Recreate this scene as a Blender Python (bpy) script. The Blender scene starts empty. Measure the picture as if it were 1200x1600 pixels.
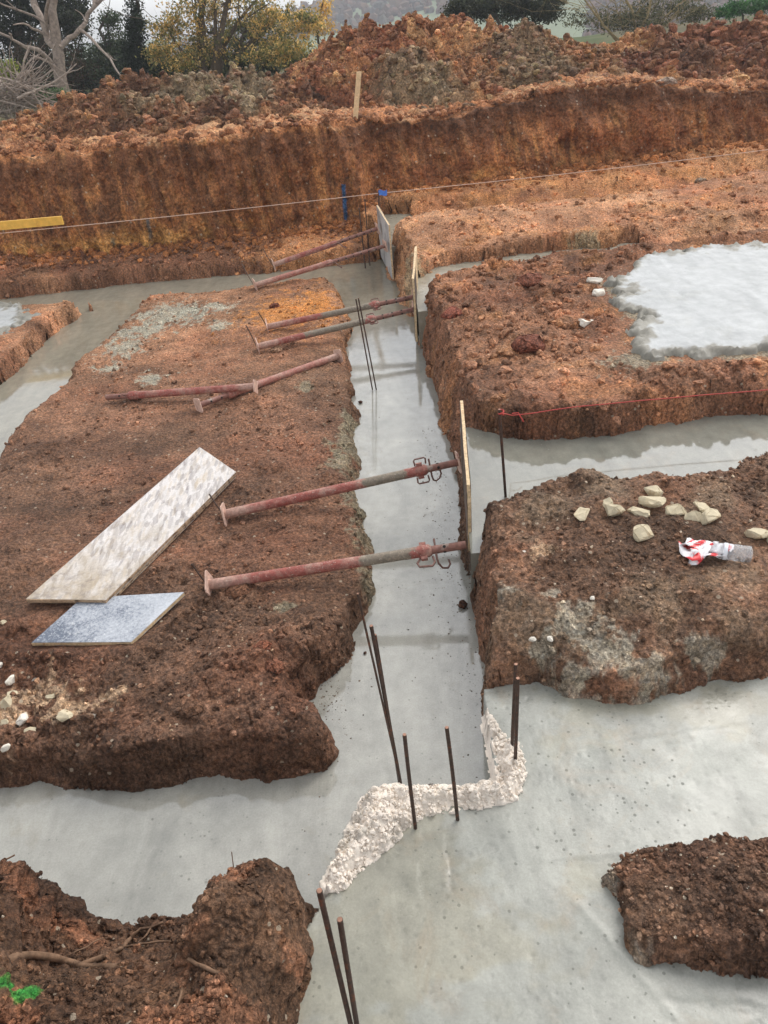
import bpy, bmesh, math, random
import numpy as np
from mathutils import Vector, Matrix

random.seed(7)
RNG = np.random.default_rng(11)
SC = bpy.context.scene
COL = SC.collection

# ------------------------------------------------------------------ camera
FPX, CX, CY, CAMZ = 1190., 600., 800., 2.05
ROLL = math.atan(0.096)
PITCH = math.atan(CY * math.cos(ROLL) / FPX)
Fv = np.array([0, math.cos(PITCH), -math.sin(PITCH)])
_R0 = np.array([1., 0, 0]); _U0 = np.array([0, math.sin(PITCH), math.cos(PITCH)])
_c, _s = math.cos(ROLL), math.sin(ROLL)
Rv = _c * _R0 - _s * _U0
Uv = _s * _R0 + _c * _U0
CAM = np.array([0, 0, CAMZ])


def ray(px, py):
    return Fv + Rv * (px - CX) / FPX - Uv * (py - CY) / FPX


def at(px, py, z):
    """surveyed point of the site: where a sight line meets level z"""
    d = ray(px, py)
    return CAM + d * ((z - CAMZ) / d[2])


def atY(px, py, Y):
    d = ray(px, py)
    return CAM + d * (Y / d[1])


def at_wall(px, py, a, b):
    """where a sight line meets the upright plane through plan points a, b"""
    n = np.array([b[1] - a[1], a[0] - b[0], 0.])
    d = ray(px, py)
    t = ((np.array([a[0], a[1], 0.]) - CAM) @ n) / (d @ n)
    return CAM + d * t


def stand(px, py, base):
    """top of a nearly upright bar on sight line px,py above base"""
    d = ray(px, py)
    t = (base[0] * d[0] + base[1] * d[1]) / (d[0] ** 2 + d[1] ** 2)
    return CAM + d * t


cam = bpy.data.cameras.new('camera')
cam.sensor_fit = 'VERTICAL'
cam.sensor_height = 36
cam.lens = FPX / 1600 * 36
cam.clip_end = 2000
cam.clip_start = 0.05
camo = bpy.data.objects.new('camera', cam)
COL.objects.link(camo)
M = Matrix.Identity(4)
for i in range(3):
    M[i][0], M[i][1], M[i][2], M[i][3] = Rv[i], Uv[i], -Fv[i], CAM[i]
camo.matrix_world = M
SC.camera = camo

# ------------------------------------------------------------------ light
EL, AZ = math.radians(48), math.radians(40)
w = bpy.data.worlds.new('World'); SC.world = w; w.use_nodes = True
nt = w.node_tree; nt.nodes.clear()
o_ = nt.nodes.new('ShaderNodeOutputWorld'); bg = nt.nodes.new('ShaderNodeBackground')
sky = nt.nodes.new('ShaderNodeTexSky'); sky.sky_type = 'NISHITA'; sky.sun_disc = False
sky.sun_elevation = EL; sky.sun_rotation = AZ; sky.air_density = 1.0; sky.dust_density = 1.6; sky.ozone_density = 1.0
hs = nt.nodes.new('ShaderNodeHueSaturation'); hs.inputs['Saturation'].default_value = 0.16
nt.links.new(sky.outputs[0], hs.inputs['Color']); nt.links.new(hs.outputs[0], bg.inputs['Color'])
bg.inputs['Strength'].default_value = 0.15
nt.links.new(bg.outputs[0], o_.inputs['Surface'])
sun = bpy.data.lights.new('sun', 'SUN'); sun.energy = .7; sun.angle = math.radians(30); sun.color = (1, .95, .88)
suno = bpy.data.objects.new('sun', sun); COL.objects.link(suno)
suno.rotation_euler = Vector((math.sin(AZ) * math.cos(EL), math.cos(AZ) * math.cos(EL), math.sin(EL))).to_track_quat('Z', 'Y').to_euler()
suno.location = (3, 3, 12)
vs = SC.view_settings
vs.view_transform = 'Standard'; vs.look = 'None'; vs.gamma = 1; vs.exposure = 1.08
SC.cycles.use_denoising = True
SC.cycles.max_bounces = 6
SC.cycles.glossy_bounces = 3
SC.cycles.transmission_bounces = 6


# ------------------------------------------------------------------ colour + noise
def lin(c):
    c = np.asarray(c, float) / 255.
    return np.where(c <= .04045, c / 12.92, ((c + .055) / 1.055) ** 2.4)


def smooth(a, b, x):
    t = np.clip((x - a) / (b - a), 0, 1)
    return t * t * (3 - 2 * t)


def _hash(ix, iy, seed):
    h = (ix.astype(np.int64) * 374761393 + iy.astype(np.int64) * 668265263 + seed * 1442695041) & 0xffffffff
    h = ((h ^ (h >> 13)) * 1274126177) & 0xffffffff
    h = ((h ^ (h >> 16)) * 2246822519) & 0xffffffff
    return ((h ^ (h >> 15)) & 0xffffff) / float(0xffffff)


def vnoise(x, y, seed=0):
    ix, iy = np.floor(x), np.floor(y)
    fx, fy = x - ix, y - iy
    fx = fx * fx * fx * (fx * (fx * 6 - 15) + 10); fy = fy * fy * fy * (fy * (fy * 6 - 15) + 10)
    a = _hash(ix, iy, seed); b = _hash(ix + 1, iy, seed); c = _hash(ix, iy + 1, seed); d = _hash(ix + 1, iy + 1, seed)
    return (a + (b - a) * fx) * (1 - fy) + (c + (d - c) * fx) * fy - .5


def fbm(x, y, oct=4, seed=0, gain=.5):
    s, a = 0., 1.
    for k in range(oct):
        cs, sn = math.cos(k * 1.3 + .4), math.sin(k * 1.3 + .4)
        s = s + a * vnoise(x * cs - y * sn + k * 17.3, x * sn + y * cs - k * 9.1, seed + k)
        x, y, a = x * 2.03, y * 2.03, a * gain
    return s


def worley(x, y, seed=0):
    """distance to the nearest random point and that cell's own random number"""
    ix, iy = np.floor(x), np.floor(y)
    best = np.full(np.shape(x), 9.); rid = np.zeros(np.shape(x))
    for dx in (-1, 0, 1):
        for dy in (-1, 0, 1):
            cx, cy = ix + dx, iy + dy
            px = cx + _hash(cx, cy, seed); py = cy + _hash(cx, cy, seed + 51)
            d = np.hypot(px - x, py - y)
            m = d < best
            best = np.where(m, d, best); rid = np.where(m, _hash(cx, cy, seed + 97), rid)
    return best, rid


def lumps(x, y, size, seed):
    d, r = worley(x / size, y / size, seed)
    return np.maximum(0, 1 - (d / .62) ** 2) * (r ** 1.5)


def sdist(poly, x, y, margin=.6):
    """signed distance, positive inside"""
    P = np.asarray(poly, float)[:, :2]
    out = np.full(x.shape, -margin)
    sel = (x > P[:, 0].min() - margin) & (x < P[:, 0].max() + margin) & (y > P[:, 1].min() - margin) & (y < P[:, 1].max() + margin)
    X, Y = x[sel], y[sel]
    d = np.full(X.shape, 9e9); ins = np.zeros(X.shape, bool)
    for (x0, y0), (x1, y1) in zip(P, np.roll(P, -1, 0)):
        ex, ey = x1 - x0, y1 - y0
        t = np.clip(((X - x0) * ex + (Y - y0) * ey) / (ex * ex + ey * ey + 1e-12), 0, 1)
        d = np.minimum(d, (X - x0 - t * ex) ** 2 + (Y - y0 - t * ey) ** 2)
        if abs(y1 - y0) > 1e-12:
            c = ((y0 > Y) != (y1 > Y)) & (X < ex * (Y - y0) / (y1 - y0) + x0)
            ins ^= c
    d = np.sqrt(d)
    out[sel] = np.where(ins, d, -d)
    return np.maximum(out, -margin)


def blob(x, y, px, py, rx, ry, z):
    """soft oval patch on the ground, by its centre and half-sizes"""
    c = at(px, py, z); sx = abs(at(px + rx, py, z)[0] - at(px - rx, py, z)[0]) / 2
    sy = abs(at(px, py - ry, z)[1] - at(px, py + ry, z)[1]) / 2
    return np.exp(-(((x - c[0]) / sx) ** 2 + ((y - c[1]) / sy) ** 2))


# ------------------------------------------------------------------ object helpers
def tag(o, label=None, cat=None, group=None, kind=None):
    if label: o['label'] = label
    if cat: o['category'] = cat
    if group: o['group'] = group
    if kind: o['kind'] = kind
    return o


def empty(name, loc=(0, 0, 0), label=None, cat=None, group=None):
    o = bpy.data.objects.new(name, None); COL.objects.link(o)
    o.location = Vector(loc); o.empty_display_size = .1
    return tag(o, label, cat, group)


def mesh_np(name, V, F, mat, col=None, smooth_=True, parent=None, mats=None, midx=None):
    V = np.asarray(V, np.float32)
    me = bpy.data.meshes.new(name)
    if isinstance(F, np.ndarray):
        k = F.shape[1]; n = len(F)
        me.vertices.add(len(V)); me.vertices.foreach_set('co', V.ravel())
        me.loops.add(n * k); me.loops.foreach_set('vertex_index', F.astype(np.int32).ravel())
        me.polygons.add(n); me.polygons.foreach_set('loop_start', np.arange(0, n * k, k, dtype=np.int32))
        me.update(calc_edges=True)
    else:
        me.from_pydata([tuple(map(float, v)) for v in V], [], [tuple(map(int, f)) for f in F])
    if midx is not None:
        me.polygons.foreach_set('material_index', np.asarray(midx, np.int32))
    me.polygons.foreach_set('use_smooth', np.full(len(me.polygons), bool(smooth_)))
    if col is not None:
        a = me.color_attributes.new('Col', 'FLOAT_COLOR', 'POINT')
        c = np.ones((len(V), 4), np.float32); c[:, :3] = col
        a.data.foreach_set('color', c.ravel())
    for m in (mats or [mat]):
        me.materials.append(m)
    me.validate()
    o = bpy.data.objects.new(name, me); COL.objects.link(o)
    if parent: o.parent = parent
    return o


def grid_faces(nu, nv):
    i = np.arange(nu * nv).reshape(nv, nu)
    return np.stack([i[:-1, :-1], i[:-1, 1:], i[1:, 1:], i[1:, :-1]], -1).reshape(-1, 4)


class MB:
    """collects shapes, builds ONE mesh object"""
    def __init__(s): s.V, s.F, s.I, s.C = [], [], [], []
    def add(s, V, F, mi=0, col=None):
        b = len(s.V); s.V += [tuple(v) for v in V]
        s.F += [tuple(b + i for i in f) for f in F]; s.I += [mi] * len(F)
        s.C += [tuple(col) if col is not None else (1, 1, 1)] * len(V)
        return s
    def tube(s, pts, rad, n=10, mi=0, cap=True, col=None, squash=1.):
        pts = [Vector(p) for p in pts]
        if not hasattr(rad, '__len__'): rad = [rad] * len(pts)
        V, F = [], []
        up = None
        for i, p in enumerate(pts):
            t = (pts[min(i + 1, len(pts) - 1)] - pts[max(i - 1, 0)])
            t = t.normalized() if t.length > 1e-9 else Vector((0, 0, 1))
            if up is None:
                up = Vector((0, 0, 1)) if abs(t.z) < .9 else Vector((1, 0, 0))
            a = (up - t * up.dot(t)).normalized(); b = t.cross(a); up = a
            for k in range(n):
                an = 2 * math.pi * k / n
                V.append(p + (a * math.cos(an) * squash + b * math.sin(an)) * rad[i])
        for i in range(len(pts) - 1):
            for k in range(n):
                F.append((i * n + k, i * n + (k + 1) % n, (i + 1) * n + (k + 1) % n, (i + 1) * n + k))
        if cap:
            F.append(tuple(reversed(range(n)))); F.append(tuple((len(pts) - 1) * n + k for k in range(n)))
        return s.add(V, F, mi, col)
    def box(s, c, ax, ay, az, mi=0, bev=0.):
        c, ax, ay, az = map(Vector, (c, ax, ay, az))
        V = [c + ax * i + ay * j + az * k for i in (-1, 1) for j in (-1, 1) for k in (-1, 1)]
        F = [(0, 1, 3, 2), (4, 6, 7, 5), (0, 4, 5, 1), (2, 3, 7, 6), (0, 2, 6, 4), (1, 5, 7, 3)]
        return s.add(V, F, mi)
    def build(s, name, mat, parent=None, smooth_=True, mats=None, col=False):
        o = mesh_np(name, np.array(s.V), s.F, mat, col=np.array(s.C) if col else None, smooth_=smooth_, parent=parent, mats=mats, midx=s.I)
        if smooth_:
            o.data.set_sharp_from_angle(angle=math.radians(40))
        return o


# ------------------------------------------------------------------ materials
def new_mat(name):
    m = bpy.data.materials.new(name); m.use_nodes = True
    t = m.node_tree
    return m, t, t.nodes['Principled BSDF']


def nd(t, typ, **kw):
    n = t.nodes.new(typ)
    for k, v in kw.items():
        if k in n.inputs.keys(): n.inputs[k].default_value = v
        else: setattr(n, k, v)
    return n


def coords(t, kind='Object'):
    return t.nodes.new('ShaderNodeTexCoord').outputs[kind]


def noise(t, co, scale, detail=4, rough=.55, dist=0.):
    n = nd(t, 'ShaderNodeTexNoise', Scale=scale, Detail=detail, Roughness=rough, Distortion=dist)
    t.links.new(co, n.inputs['Vector']); return n.outputs['Fac']


def ramp(t, fac, stops):
    r = t.nodes.new('ShaderNodeValToRGB'); e = r.color_ramp.elements
    while len(e) < len(stops): e.new(.5)
    for el, (p, c) in zip(e, stops):
        el.position = p
        el.color = (*c, 1) if hasattr(c, '__len__') else (c, c, c, 1)
    t.links.new(fac, r.inputs[0]); return r.outputs[0]


def mix(t, a, b, fac, mode='MIX'):
    m = t.nodes.new('ShaderNodeMix'); m.data_type = 'RGBA'; m.blend_type = mode
    for v, i in ((fac, 0), (a, 6), (b, 7)):
        if hasattr(v, 'is_output') or isinstance(v, bpy.types.NodeSocket): t.links.new(v, m.inputs[i])
        elif i == 0: m.inputs[i].default_value = v
        else: m.inputs[i].default_value = (*v, 1) if hasattr(v, '__len__') else (v, v, v, 1)
    return m.outputs[2]


def math_(t, op, a, b=0., c=None):
    m = nd(t, 'ShaderNodeMath', operation=op)
    for i, v in enumerate((a, b) if c is None else (a, b, c)):
        if isinstance(v, bpy.types.NodeSocket): t.links.new(v, m.inputs[i])
        else: m.inputs[i].default_value = v
    return m.outputs[0]


def bump(t, bs, h, strength, dist, prev=None):
    b = nd(t, 'ShaderNodeBump', Strength=strength, Distance=dist)
    t.links.new(h, b.inputs['Height'])
    if prev is not None: t.links.new(prev, b.inputs['Normal'])
    t.links.new(b.outputs[0], bs.inputs['Normal']); return b.outputs[0]


def soil_material(name='soil', scale=1., speck=True, spec=.25, rough=.85):
    m, t, bs = new_mat(name)
    co = coords(t)
    at_ = nd(t, 'ShaderNodeAttribute', attribute_name='Col').outputs['Color']
    n1 = noise(t, co, 9 * scale, 6, .62)
    n2 = noise(t, co, 70 * scale, 5, .65)
    k1 = ramp(t, n1, [(.25, .62), (.5, 1.), (.78, 1.38)])
    k2 = ramp(t, n2, [(.3, .30), (.5, 1.), (.72, 2.0)])
    k3 = ramp(t, noise(t, co, 210 * scale, 3, .7), [(.3, .6), (.5, 1.), (.72, 1.6)])
    c = mix(t, at_, k1, 1., 'MULTIPLY'); c = mix(t, c, k2, 1., 'MULTIPLY'); c = mix(t, c, k3, 1., 'MULTIPLY')
    v = nd(t, 'ShaderNodeTexVoronoi', Scale=55 * scale); t.links.new(co, v.inputs['Vector'])
    # redder / yellower crumbs
    hue = mix(t, c, mix(t, c, (1.2, 1.02, .82), 1., 'MULTIPLY'), math_(t, 'MULTIPLY', v.outputs['Color'], .8))
    if speck:
        v2 = nd(t, 'ShaderNodeTexVoronoi', Scale=42 * scale); t.links.new(co, v2.inputs['Vector'])
        sep = t.nodes.new('ShaderNodeSeparateColor'); t.links.new(v2.outputs['Color'], sep.inputs[0])
        f = math_(t, 'MULTIPLY', math_(t, 'GREATER_THAN', sep.outputs[0], .955), math_(t, 'LESS_THAN', v2.outputs['Distance'], .3))
        hue = mix(t, hue, (.42, .34, .25), math_(t, 'MULTIPLY', f, .75))
    t.links.new(hue, bs.inputs['Base Color'])
    bs.inputs['Roughness'].default_value = rough
    bs.inputs['Specular IOR Level'].default_value = spec
    b = bump(t, bs, n1, .6, .03)
    b = bump(t, bs, v.outputs['Distance'], .4, .012, b)
    bump(t, bs, n2, 1., .014, b)
    return m


def concrete_material(name, base, dark, warm, rough=(.1, .3), pits=.5, pit_scale=60, spec=.5, bumpy=.15, warm_at=.62, pit_min=.78, older=None, attr=False):
    m, t, bs = new_mat(name)
    co = coords(t)
    n1 = noise(t, co, 2.2, 5, .6, .4); n2 = noise(t, co, 14, 5, .6); n3 = noise(t, co, 160, 3, .6)
    c = mix(t, tuple(base), tuple(dark), ramp(t, n1, [(.42, 0.), (.7, 1.)]))
    c = mix(t, c, tuple(warm), math_(t, 'MULTIPLY', ramp(t, noise(t, co, 5, 6, .65, .8), [(warm_at - .06, 0.), (warm_at + .08, 1.)]), .7))
    if attr:
        c = mix(t, c, nd(t, 'ShaderNodeAttribute', attribute_name='Col').outputs['Color'], 1., 'MULTIPLY')
    if older is not None:
        xyz = t.nodes.new('ShaderNodeSeparateXYZ'); t.links.new(co, xyz.inputs[0])
        jit = math_(t, 'MULTIPLY', math_(t, 'SUBTRACT', n1, .5), 1.6)
        fy = math_(t, 'MULTIPLY', math_(t, 'ADD', math_(t, 'SUBTRACT', xyz.outputs[1], 5.3), jit), .8)
        fx = math_(t, 'MULTIPLY', math_(t, 'SUBTRACT', math_(t, 'MULTIPLY', xyz.outputs[0], -1.), 1.7), math_(t, 'MULTIPLY', math_(t, 'GREATER_THAN', xyz.outputs[1], 3.), 2.))
        f_ = nd(t, 'ShaderNodeMath', operation='MAXIMUM', use_clamp=True); t.links.new(fy, f_.inputs[0]); t.links.new(fx, f_.inputs[1])
        c = mix(t, c, tuple(older), f_.outputs[0])
    c = mix(t, c, ramp(t, n2, [(.3, .86), (.7, 1.1)]), 1., 'MULTIPLY')
    c = mix(t, c, ramp(t, n3, [(.3, .9), (.7, 1.08)]), 1., 'MULTIPLY')
    mp_ = nd(t, 'ShaderNodeMapping'); mp_.inputs['Scale'].default_value = (1., .28, 1.); mp_.inputs['Rotation'].default_value = (0, 0, .5); t.links.new(co, mp_.inputs['Vector'])
    c = mix(t, c, ramp(t, noise(t, mp_.outputs[0], 7, 7, .66, 1.), [(.3, .84), (.5, 1.), (.72, 1.13)]), 1., 'MULTIPLY')
    v = nd(t, 'ShaderNodeTexVoronoi', Scale=pit_scale); t.links.new(co, v.inputs['Vector'])
    sep = t.nodes.new('ShaderNodeSeparateColor'); t.links.new(v.outputs['Color'], sep.inputs[0])
    dense = ramp(t, noise(t, co, 2.6, 3, .6), [(.4, .985), (.72, pit_min)])
    f = math_(t, 'MULTIPLY', math_(t, 'GREATER_THAN', sep.outputs[0], dense),
              math_(t, 'LESS_THAN', v.outputs['Distance'], math_(t, 'MULTIPLY', sep.outputs[1], .36)))
    c = mix(t, c, mix(t, c, (.42, .42, .4), 1., 'MULTIPLY'), math_(t, 'MULTIPLY', f, pits))
    t.links.new(c, bs.inputs['Base Color'])
    rr = ramp(t, noise(t, co, 3.3, 5, .6, .5), [(.35, rough[0]), (.68, rough[1])])
    t.links.new(mix(t, rr, (.6, .6, .6), f), bs.inputs['Roughness'])
    bs.inputs['Specular IOR Level'].default_value = spec
    h = mix(t, n2, (0, 0, 0), f)
    b = bump(t, bs, h, bumpy, .006)
    bump(t, bs, noise(t, co, 45, 4, .6), bumpy * .7, .0025, b)
    return m


def simple(name, base, rough=.6, metal=0., var=.2, scale=30, spec=.5, bmp=.2, bd=.002, second=None, second_at=.6, kind='Object'):
    m, t, bs = new_mat(name)
    co = coords(t, kind)
    n = noise(t, co, scale, 6, .62)
    c = mix(t, tuple(base), ramp(t, n, [(.25, 1 - var * 1.6), (.75, 1 + var * 1.6)]), 1., 'MULTIPLY')
    if second is not None:
        c = mix(t, c, tuple(second), ramp(t, noise(t, co, scale * .45, 6, .68), [(second_at - .06, 0.), (second_at + .06, 1.)]))
    t.links.new(c, bs.inputs['Base Color'])
    bs.inputs['Roughness'].default_value = rough; bs.inputs['Metallic'].default_value = metal
    bs.inputs['Specular IOR Level'].default_value = spec
    bump(t, bs, n, bmp, bd)
    return m


SOIL = soil_material('soil')
FARSOIL = soil_material('far_soil', .6)
CLODSOIL = soil_material('clod_soil', 1., speck=False)
CONC_MAIN = concrete_material('wet_trench_concrete', lin((178, 176, 166)) * .80, lin((158, 157, 148)) * .80, lin((168, 163, 148)) * .76, (.025, .13), .8, 75, .95, .06, .66, .62, lin((166, 160, 142)) * .70)
CONC_SLAB = concrete_material('fresh_slab_concrete', lin((183, 183, 172)) * .64, lin((164, 166, 156)) * .64, lin((180, 170, 152)) * .64, (.2, .48), .6, 72, .5, .25, .60, .5, attr=True)
CONC_EDGE = concrete_material('slab_beyond', lin((183, 183, 172)) * .64, lin((164, 166, 156)) * .64, lin((180, 170, 152)) * .64, (.2, .48), .6, 72, .5, .25, .60, .5)
CONC_RIGHT = concrete_material('still_wet_concrete', lin((170, 168, 154)) * 0.62, lin((158, 158, 146)) * 0.62, lin((172, 164, 146)) * 0.62, (.03, .09), .3, 40, .9, .03)
CONC_FAR = concrete_material('old_wet_concrete', lin((170, 164, 146)) * 0.78, lin((158, 152, 136)) * 0.78, lin((176, 168, 146)) * 0.78, (.2, .4), .3, 40, .5, .12)
CONC_PAD = concrete_material('pale_cured_concrete', (.74, .74, .74), (.71, .71, .71), (.72, .71, .68), (.5, .65), .3, 30, .35, .35, attr=True)
exec_later = []

# ================================================================== THE GROUND
def W(lst, dx=0., dy=0.):
    """plan points of a traced edge, moved by dx, dy where the trace was the brow of the soil"""
    return [(at(*p)[0] + dx, at(*p)[1] + dy) for p in lst]


ISL_LEFT = W([(222, 462, 0), (300, 460, 0), (398, 448, 0), (461, 438, 0), (515, 437, 0)], 0, .12) + W([(532, 444, 0), (543, 469, 0), (547, 499, 0), (551, 530, 0),
              (555, 545, -.05), (553, 580, -.1), (552, 620, -.15), (560, 650, -.15), (558, 690, -.15), (563, 740, -.15), (569, 790, -.15), (577, 840, -.15), (590, 885, -.15),
              (586, 938, -.15), (570, 984, -.15), (555, 1026, -.15), (536, 1046, -.15), (497, 1069, -.15), (476, 1099, -.15), (472, 1115, -.15),
              (480, 1128, -.15), (500, 1145, -.15), (522, 1178, -.15), (509, 1203, -.15), (440, 1218, -.15), (300, 1225, -.15), (150, 1233, -.15), (0, 1240, -.15)]) + \
    [(-2.2, 1.72), (-3.2, 1.7), (-3.2, 3.0), (-2.6, 3.6)] + \
    W([(0, 713, 0), (17, 680, 0), (33, 657, 0), (60, 633, 0), (80, 610, 0), (110, 587, 0), (113, 570, 0), (133, 550, 0), (163, 527, 0), (200, 490, 0)], -.05, 0)
ISL_FARLEFT = W([(143, 470, -.12), (123, 497, -.15), (97, 513, -.15), (67, 543, -.15), (40, 567, -.15), (0, 600, -.15)]) + [(-3.5, 4.9), (-5.5, 4.4), (-6, 7.2)] + W([(0, 482, 0), (70, 477, 0), (135, 468, 0)], 0, .12)
ISL_BANK = W([(0, 468, -.15), (150, 450, -.15), (250, 439, -.15), (350, 431, -.15), (425, 426, -.15), (475, 420, -.15), (526, 415, -.15), (591, 409, -.15)]) + \
    [(.2, 9.7), (-7, 9.7), (-7, 7.9)]
ISL_NEAR = W([(733, 792, .28), (780, 782, .31), (821, 772, .31), (867, 759, .31), (925, 742, .31), (992, 747, .31), (1046, 740, .31), (1079, 747, .31), (1137, 730, .31), (1154, 715, .31), (1200, 708, .31)], 0, .09) + \
    [(2.4, 2.95), (4, 2.9), (4, 1.8), (1.6, 1.74)] + \
    W([(1200, 1062, .09), (1150, 1079, .09), (1117, 1087, .09), (1033, 1096, .09), (950, 1103, .09), (875, 1096, .09), (837, 1077, .09), (790, 1079, .09), (757, 1079, .09)]) + \
    [(.315, 2.04), (.32, 2.2), (.325, 2.4), (.335, 2.62)]
ISL_MID = W([(731, 678, .13), (783, 689, .13), (896, 689, .13), (967, 684, .13), (1033, 670, .13), (1100, 665, .13), (1150, 657, .13), (1200, 653, .13)]) + [(2.6, 3.42), (5, 3.5), (6.5, 6.4), (5, 6.45)] + \
    W([(1200, 372, .31), (1100, 380, .31), (1010, 384, .31), (930, 391, .31), (860, 397, .31), (765, 412, .31), (700, 428, .31), (658, 440, .31)], 0, .15) + \
    [(.40, 5.5), (.42, 4.97), (.43, 4.5), (.44, 4.15), (.43, 3.8), (.44, 3.5)]
ISL_BENCH = W([(652, 437, .13), (700, 415, .13), (800, 400, .13), (900, 391, .13), (980, 383, .13), (1060, 372, .13), (1130, 362, .13), (1200, 354, .13)]) + [(6.5, 6.9), (7.5, 8.2)] + \
    W([(1200, 276, .31), (1120, 290, .31), (1050, 301, .31), (950, 314, .31), (870, 321, .31), (810, 327, .31), (700, 339, .31), (640, 344, .31), (618, 352, .31)], 0, .27) + \
    [(.31, 7.5), (.34, 7.0), (.38, 6.6)]
ISL_BACK = W([(600, 340, .1), (630, 337, .13), (700, 332, .13), (810, 320, .13), (950, 307, .13), (1050, 294, .13), (1200, 270, .13)]) + [(7.5, 8.9), (9, 10), (.1, 10), (.08, 8.0), (.2, 7.95)]
ISL_BL = [(-.26, .2), (-.275, .75), (-.262, .85), (-.25, .95), (-.26, 1.04), (-.262, 1.13), (-.30, 1.20), (-.40, 1.22), (-.5, 1.19), (-.58, 1.16), (-.66, 1.2), (-.88, 1.21), (-.96, 1.22), (-1.06, 1.24), (-1.3, 1.28), (-2.2, 1.3), (-2.2, .2)]
ISL_BR = W([(897, 1362, .09), (906, 1385, .09), (930, 1406, .09), (946, 1438, .09), (962, 1478, .09), (1004, 1504, .09), (1043, 1514, .09), (1100, 1532, .09), (1143, 1543, .09), (1200, 1548, .09)]) + \
    [(1.2, .84), (1.6, .9), (1.6, 1.1), (1.2, 1.14)] + W([(1200, 1318, .1), (1120, 1316, .1), (1047, 1314, .1), (985, 1318, .1), (945, 1333, .1)])


FLATS = [W(q) for q in ([(945, 442, .31), (975, 418, .31), (1075, 387, .31), (1200, 378, .31), (1500, 360, .31), (1500, 560, .31), (1200, 553, .31), (1010, 570, .31), (962, 550, .31), (978, 500, .31)],
                        [(0, 481, 0), (48, 484, 0), (15, 517, 0), (0, 525, 0), (-200, 540, 0), (-200, 490, 0)],
                        [(40, 936, .02), (165, 938, .02), (369, 737, .02), (312, 698, .02)], [(49, 1004, .02), (205, 1003, .02), (288, 925, .02), (128, 934, .02)])]


def flatness(x, y):
    f = np.zeros(x.shape)
    for q in FLATS: f = np.maximum(f, smooth(-.1, -.01, sdist(q, x, y)))
    return f


ISL_SILL = [(.318, 2.45), (.36, 2.9), (.388, 3.2), (.412, 3.6), (.6, 3.6), (.6, 2.45)]


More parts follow.
